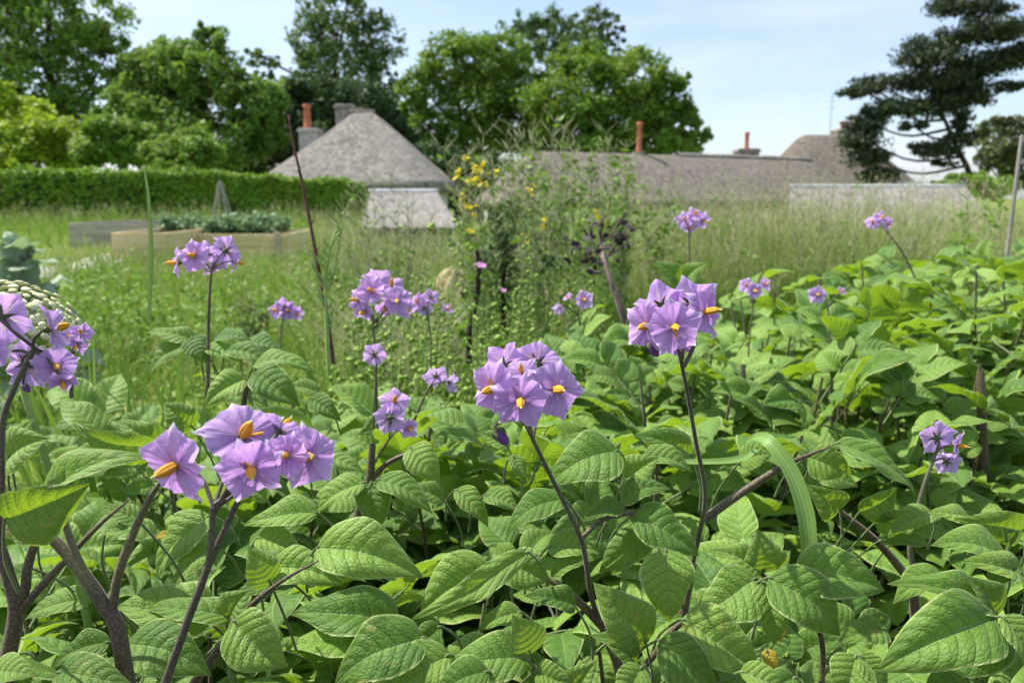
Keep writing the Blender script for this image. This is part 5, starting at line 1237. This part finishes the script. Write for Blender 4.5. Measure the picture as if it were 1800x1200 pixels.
SEED = [(960, 2.6, [(905, 225), (935, 232), (975, 215), (950, 260), (1000, 240), (890, 280), (1010, 260), (925, 300), (960, 320)], 'dense grey-green seed plant with the highest wispy tops, before the long thatch'),
 (1000, 2.7, [(990, 230), (1010, 270), (960, 290), (1040, 280), (930, 300), (1020, 310), (980, 335)], 'wispy seed plant between the highest one and the spindly one'),
 (1090, 2.6, [(1065, 235), (1080, 270), (1100, 262), (1110, 300), (1045, 300), (1090, 330)], 'spindly seed plant standing below the tall red chimney pot'),
 (900, 2.9, [(880, 300), (905, 290), (930, 330), (860, 340), (915, 350), (890, 365)], 'grey-green seed plant at the left end of the long thatch'),
 (1060, 3.0, [(1040, 330), (1070, 310), (1100, 340), (1020, 350), (1085, 365)], 'low seed plant beneath the middle of the long thatch'),
 (980, 3.2, [(950, 350), (985, 340), (1010, 360), (930, 370), (1030, 375)], 'low bushy seed plant under the highest wispy one'),
 (1150, 3.1, [(1130, 330), (1160, 345), (1185, 330), (1120, 365), (1200, 355)], 'low seed plant at the left edge of the long green grass')]
for px, d_, tops, lab in SEED:
    bolting(px, d_, tops, lab, leaves=120, r=.0027)
bolting(700, 2.7, [(640, 330), (670, 330), (700, 345), (725, 360), (760, 380), (610, 370), (655, 318), (590, 400), (690, 320), (630, 400), (675, 385), (745, 400), (715, 330), (600, 430), (780, 420)], 'fan of pale arching grass stems in front of the small pale-roofed shed', leaves=20, r=.0020)
bolting(655, 2.9, [(600, 355), (620, 335), (640, 345), (660, 370), (580, 385)], 'smaller fan of pale stems at the end of the hedge', leaves=14, r=.0018)
bolting(1440, 2.9, [(1400, 330), (1440, 320), (1470, 310), (1500, 330), (1380, 300), (1535, 340)], 'seed-headed stems rising in front of the shed roof, nearest the pine', leaves=14, r=.0015)
bolting(1290, 3.0, [(1250, 340), (1290, 330), (1320, 320), (1350, 340), (1270, 310)], 'seed-headed stems rising in front of the long thatch, right of the red pot', leaves=14, r=.0015)
bolting(1715, 2.3, [(1700, 350), (1740, 372), (1680, 380), (1760, 330)], 'green stems rising in front of the shed, beside the grey post', leaves=40, r=.002, matn='green_stem')

SX = xat(882, 2.5, .6)
t = thing('dark_shrub', 'dense dark green shrub under the yellow brassica flowers', 'shrub', (SX, 2.5, 0))
mb = MB(); C = np.stack([SX + rng.normal(0, .05, 46), 2.5 + rng.normal(0, .06, 46), rng.normal(.60, .085, 46)], 1); leaf_cloud(mb, C, .05, 18, .015, asp=.6)
mb.obj('foliage', M['yew_leaf'], t)
mb = MB(); tube(mb, [(SX, 2.5, 0), (SX + .005, 2.5, .6)], [.012, .008], 6)
for k in range(6): tube(mb, [(SX, 2.5, .3 + .05 * k), C[k * 7]], [.005, .002], 5)
mb.obj('stem', M['bark'], t)
M['pale_grass'] = mat_foliage('pale_grass', (0.30, 0.33, 0.17), (0.46, 0.46, 0.28), (0.4, 0.42, 0.2), 0.3)
for px, d_, n_, hh_, lab in ((695, 2.5, 150, (.40, .80), 'big fan of pale arching grass before the small pale-roofed shed'), (625, 2.9, 90, (.35, .74), 'smaller fan of pale arching grass at the end of the hedge'), (780, 3.0, 70, (.35, .66), 'pale arching grass clump left of the yellow brassica')):
    GX0 = xat(px, d_, .4); t = thing('grass_clump', lab, 'grass', (GX0, d_, 0), 'pale arching grass clumps'); mb = MB()
    b_, a_ = blades(mb, GX0 + rng.normal(0, .035, n_), d_ + rng.normal(0, .035, n_), np.zeros(n_), rng.uniform(*hh_, n_), rng.uniform(.004, .008, n_), rng.uniform(.1, .75, n_), 8)
    plumes(mb, b_ + (b_ - a_) * .3, a_, .09, .0016, 1, 10)
    mb.obj('blades', [M['pale_grass'], M['seedhead']], t)
HX = xat(800, 4.4, .3); uu, vv = np.meshgrid(np.linspace(0, 2 * PI, 36, endpoint=False), np.linspace(0, 1, 12), indexing='ij')
rr = 1 + .10 * np.sin(uu * 3) + .06 * np.sin(uu * 7 + vv * 5); mb = MB()
mb.add(np.stack([HX + .26 * rr * vv * np.cos(uu), 4.4 + .26 * rr * vv * np.sin(uu), .40 * (1 - vv ** 2.2) * rr - .02], -1).transpose(1, 0, 2), grid_faces(12, 36, True))
hx = np.stack([HX + .24 * rng.normal(0, .45, 140), 4.4 + .24 * rng.normal(0, .45, 140), np.zeros(140)], 1); hx[:, 2] = .36 * np.clip(1 - ((hx[:, 0] - HX) ** 2 + (hx[:, 1] - 4.4) ** 2) / .26 ** 2, 0, 1)
leaf_cloud(mb, hx, .05, 12, .03, asp=.12)
tag(mb.obj('straw_heap', mat_simple('straw', (0.34, 0.29, 0.15), (0.50, 0.44, 0.25), 22.0, 0.95, 0.1, 0.01)), 'rounded heap of dry straw between the small shed and the dark shrub', 'straw heap')
M['purple_leaf'] = mat_foliage('purple_leaf', (0.018, 0.016, 0.018), (0.05, 0.035, 0.04), (0.06, 0.03, 0.04), 0.15)
t = thing('dark_leaved_plant', 'spindly plant with blackish leaves and a crooked brown stem before the long grass', 'plant', tuple(pt(1112, 640, 1.7) * (1, 1, 0)))
mb = MB(); S = smooth_path([pt(1125, 700, 1.7), pt(1108, 600, 1.7), pt(1092, 545, 1.7), pt(1076, 500, 1.72), pt(1062, 455, 1.75), pt(1056, 420, 1.8), pt(1060, 380, 1.8)], 40); tube(mb, S, np.linspace(.010, .003, 40), 8)
lv = MB()
for (x, y) in ((1030, 395), (1000, 420), (1095, 380), (1088, 410), (1104, 395), (1015, 440), (1050, 385), (1006, 455), (1085, 440), (1025, 465)):
    E = pt(x, y, 1.8 + rng.uniform(-.1, .1)); k = rng.integers(22, 34); Q_ = smooth_path([S[k], (S[k] + E) / 2 + (0, 0, -.01), E], 8); tube(mb, Q_, np.linspace(.003, .0012, 8), 5)
    leaf_cloud(lv, Q_[3:], .03, 2, .0105, up=.3, asp=.6)
mb.obj('stems', mat_stem('brown_stem', (0.06, 0.035, 0.03), (0.16, 0.10, 0.085), 60.0, .45), t); lv.obj('leaves', M['purple_leaf'], t)
t = thing('black_stem_plant', 'thin blackened upright stem in the weed patch left of the middle flowers', 'plant stem', tuple(pt(826, 620, 2.2) * (1, 1, 0)))
mb = MB(); tube(mb, smooth_path([pt(824, 640, 2.2), pt(826, 580, 2.2), pt(838, 520, 2.2), pt(842, 470, 2.2), pt(838, 440, 2.2)], 20), np.linspace(.011, .006, 20), 7); mb.obj('stem', M['bark'], t)
lv = MB(); leaf_cloud(lv, [pt(842, 480, 2.2), pt(838, 445, 2.2), pt(835, 510, 2.2), pt(827, 575, 2.2)], .04, 8, .016); lv.obj('leaves', M['weed'], t)
M['pink'] = mat_foliage('pink_petals', (0.62, 0.27, 0.56), (0.70, 0.36, 0.64), (0.6, 0.3, 0.6), 0.4)
for (x, y, s, lab) in ((845, 468, 20, 'small pink flower on a thin bent stalk above the weed patch'), (884, 511, 12, 'tiny pink flower lower in the weed patch, right of the black stem')):
    c = pt(x, y, 1.9); R = s / 2 / FPX * 1.9; t = thing('pink_flower', lab, 'flower', tuple(c)); mb = MB(); n = camdir(.2, .8, .5); u = norm(np.cross(n, (0, 1, .3))); w = np.cross(n, u)
    for k in range(5):
        a = k * 1.2566; q = math.cos(a) * u + math.sin(a) * w; v = np.cross(n, q); mb.add([c, c + q * R * .7 + v * R * .5 + n * R * .3, c + q * R * 1.2 + n * R * .3, c + q * R * .7 - v * R * .5 + n * R * .3], [(0, 1, 2, 3)])
    mb.obj('petals', M['pink'], t); mb = MB(); tube(mb, smooth_path([pt(x + 60, y + 90, 1.95), pt(x + 30, y + 25, 1.92), c], 12), .0013, 5); mb.obj('stalk', M['green_stem'], t)
t = thing('grey_shrub', 'small bushy grey-green plant on the grass left of the dead red stem', 'plant', (xat(448, 2.6, .3), 2.6, 0)); mb = MB()
C = np.stack([xat(448, 2.6, .3) + rng.normal(0, .03, 40), 2.6 + rng.normal(0, .03, 40), rng.uniform(.26, .50, 40)], 1); leaf_cloud(mb, C, .035, 16, .011, asp=.3); mb.obj('foliage', M['olive_leaf'], t)
mb = MB(); tube(mb, [(xat(448, 2.6, .3), 2.6, 0), (xat(448, 2.6, .3), 2.6, .4)], [.006, .003], 6); mb.obj('stem', M['bark'], t)

# lime green weeds hung with round pods
def penny(seed, h):
    r = np.random.default_rng(seed); st = MB(); pd = MB(); S = smooth_path([(0, 0, 0), (r.uniform(-.02, .02), r.uniform(-.02, .02), h * .5), (r.uniform(-.04, .04), r.uniform(-.04, .04), h)], 24)
    tube(st, S, np.linspace(.0022, .0008, 24), 5); axes = [S]
    for k in range(3):
        i = r.integers(9, 15); a = r.uniform(0, 6.28); e = S[i] + np.array((math.cos(a) * .05, math.sin(a) * .05, h * .38)); Q = smooth_path([S[i], (S[i] + e) / 2 + (math.cos(a) * .015, math.sin(a) * .015, 0), e], 14); tube(st, Q, np.linspace(.0013, .0006, 14), 5); axes.append(Q)
    for S_ in axes:
        for i in range(len(S_) // 3, len(S_)):
            for _ in range(2):
                a = r.uniform(0, 6.28); d = norm(np.array((math.cos(a), math.sin(a), r.uniform(.1, .9)))); s = r.uniform(.0045, .0075) * (1.15 - .5 * i / len(S_)); c = S_[i] + d * .016
                tube(st, [S_[i], c], .0005, 4, closed=False)
                n = norm(r.standard_normal(3)); u = norm(np.cross(n, d)); w = np.cross(n, u); k = np.arange(8) / 8 * 2 * PI
                ring = c + s * (np.cos(k)[:, None] * u * .85 + np.sin(k)[:, None] * w)
                V = np.concatenate([[c + n * s * .22], ring, [c - n * s * .22]])
                F = [(0, 1 + j, 1 + (j + 1) % 8, 1 + (j + 2) % 8) for j in range(0, 8, 2)] + [(9, 1 + (j + 2) % 8, 1 + (j + 1) % 8, 1 + j) for j in range(0, 8, 2)]
                pd.add(V, F, None, float(r.random()))
    leaf_cloud(pd, S[6:14], .02, 2, .014, up=.4, asp=.35)
    return st.mesh('stem', M['green_stem']), pd.mesh('pod_sprays', M['pod'])
PEN = [penny(k, h) for k, h in enumerate((.46, .52, .40, .56))]
def put_penny(px, d, label, k, sc=1.0, group='round-podded weeds'):
    Y = d * CP; t = thing('pennycress_weed', label, 'weed', (xat(px, Y, .4), Y, 0), group); t.rotation_euler = (0, 0, k * 1.7); t.scale = (sc, sc, sc)
    for nm, me in zip(('stem', 'pod_sprays'), PEN[k % 4]): sub(nm, me, t)
spots = [(690, 1.5), (720, 1.7), (765, 1.55), (800, 1.7), (780, 1.9), (735, 2.1), (870, 1.75), (900, 1.6), (860, 2.0), (930, 1.7), (700, 1.3), (750, 1.25), (800, 1.3), (850, 1.4), (905, 1.3), (670, 1.9), (820, 2.3), (890, 2.2), (950, 1.5), (640, 1.6), (600, 1.4), (660, 1.2), (770, 2.3), (930, 2.1), (975, 1.8), (720, 1.45), (790, 1.5), (835, 1.6), (885, 1.45), (680, 1.7)]
for k, (px, d) in enumerate(spots): put_penny(px, d, 'lime green weed hung with round pods, in the patch behind the middle flowers', k, rng.uniform(1.1, 1.5))
for k, (px, d) in enumerate([(560, 1.5), (520, 1.8), (610, 1.7), (590, 2.1), (480, 1.9), (545, 2.4), (440, 2.2), (630, 2.3), (390, 2.0), (500, 1.55), (340, 2.4), (575, 1.35)]): put_penny(px, d, 'lime green round-podded weed in the grass left of the round purple flower head', k, rng.uniform(.75, 1.05), 'round-podded weeds in the grass')
put_penny(1385, .60, 'lime green podded weed half hidden behind the arching grass blade', 1, .98)
put_penny(1365, .63, 'shorter lime green podded weed close behind the arching grass blade', 2, 1.0)
put_penny(1775, .80, 'lime green podded weed at the right edge behind the front potatoes', 0, 1.05)
put_penny(1800, .86, 'lime green podded weed cut by the right edge of the view', 3, .95)
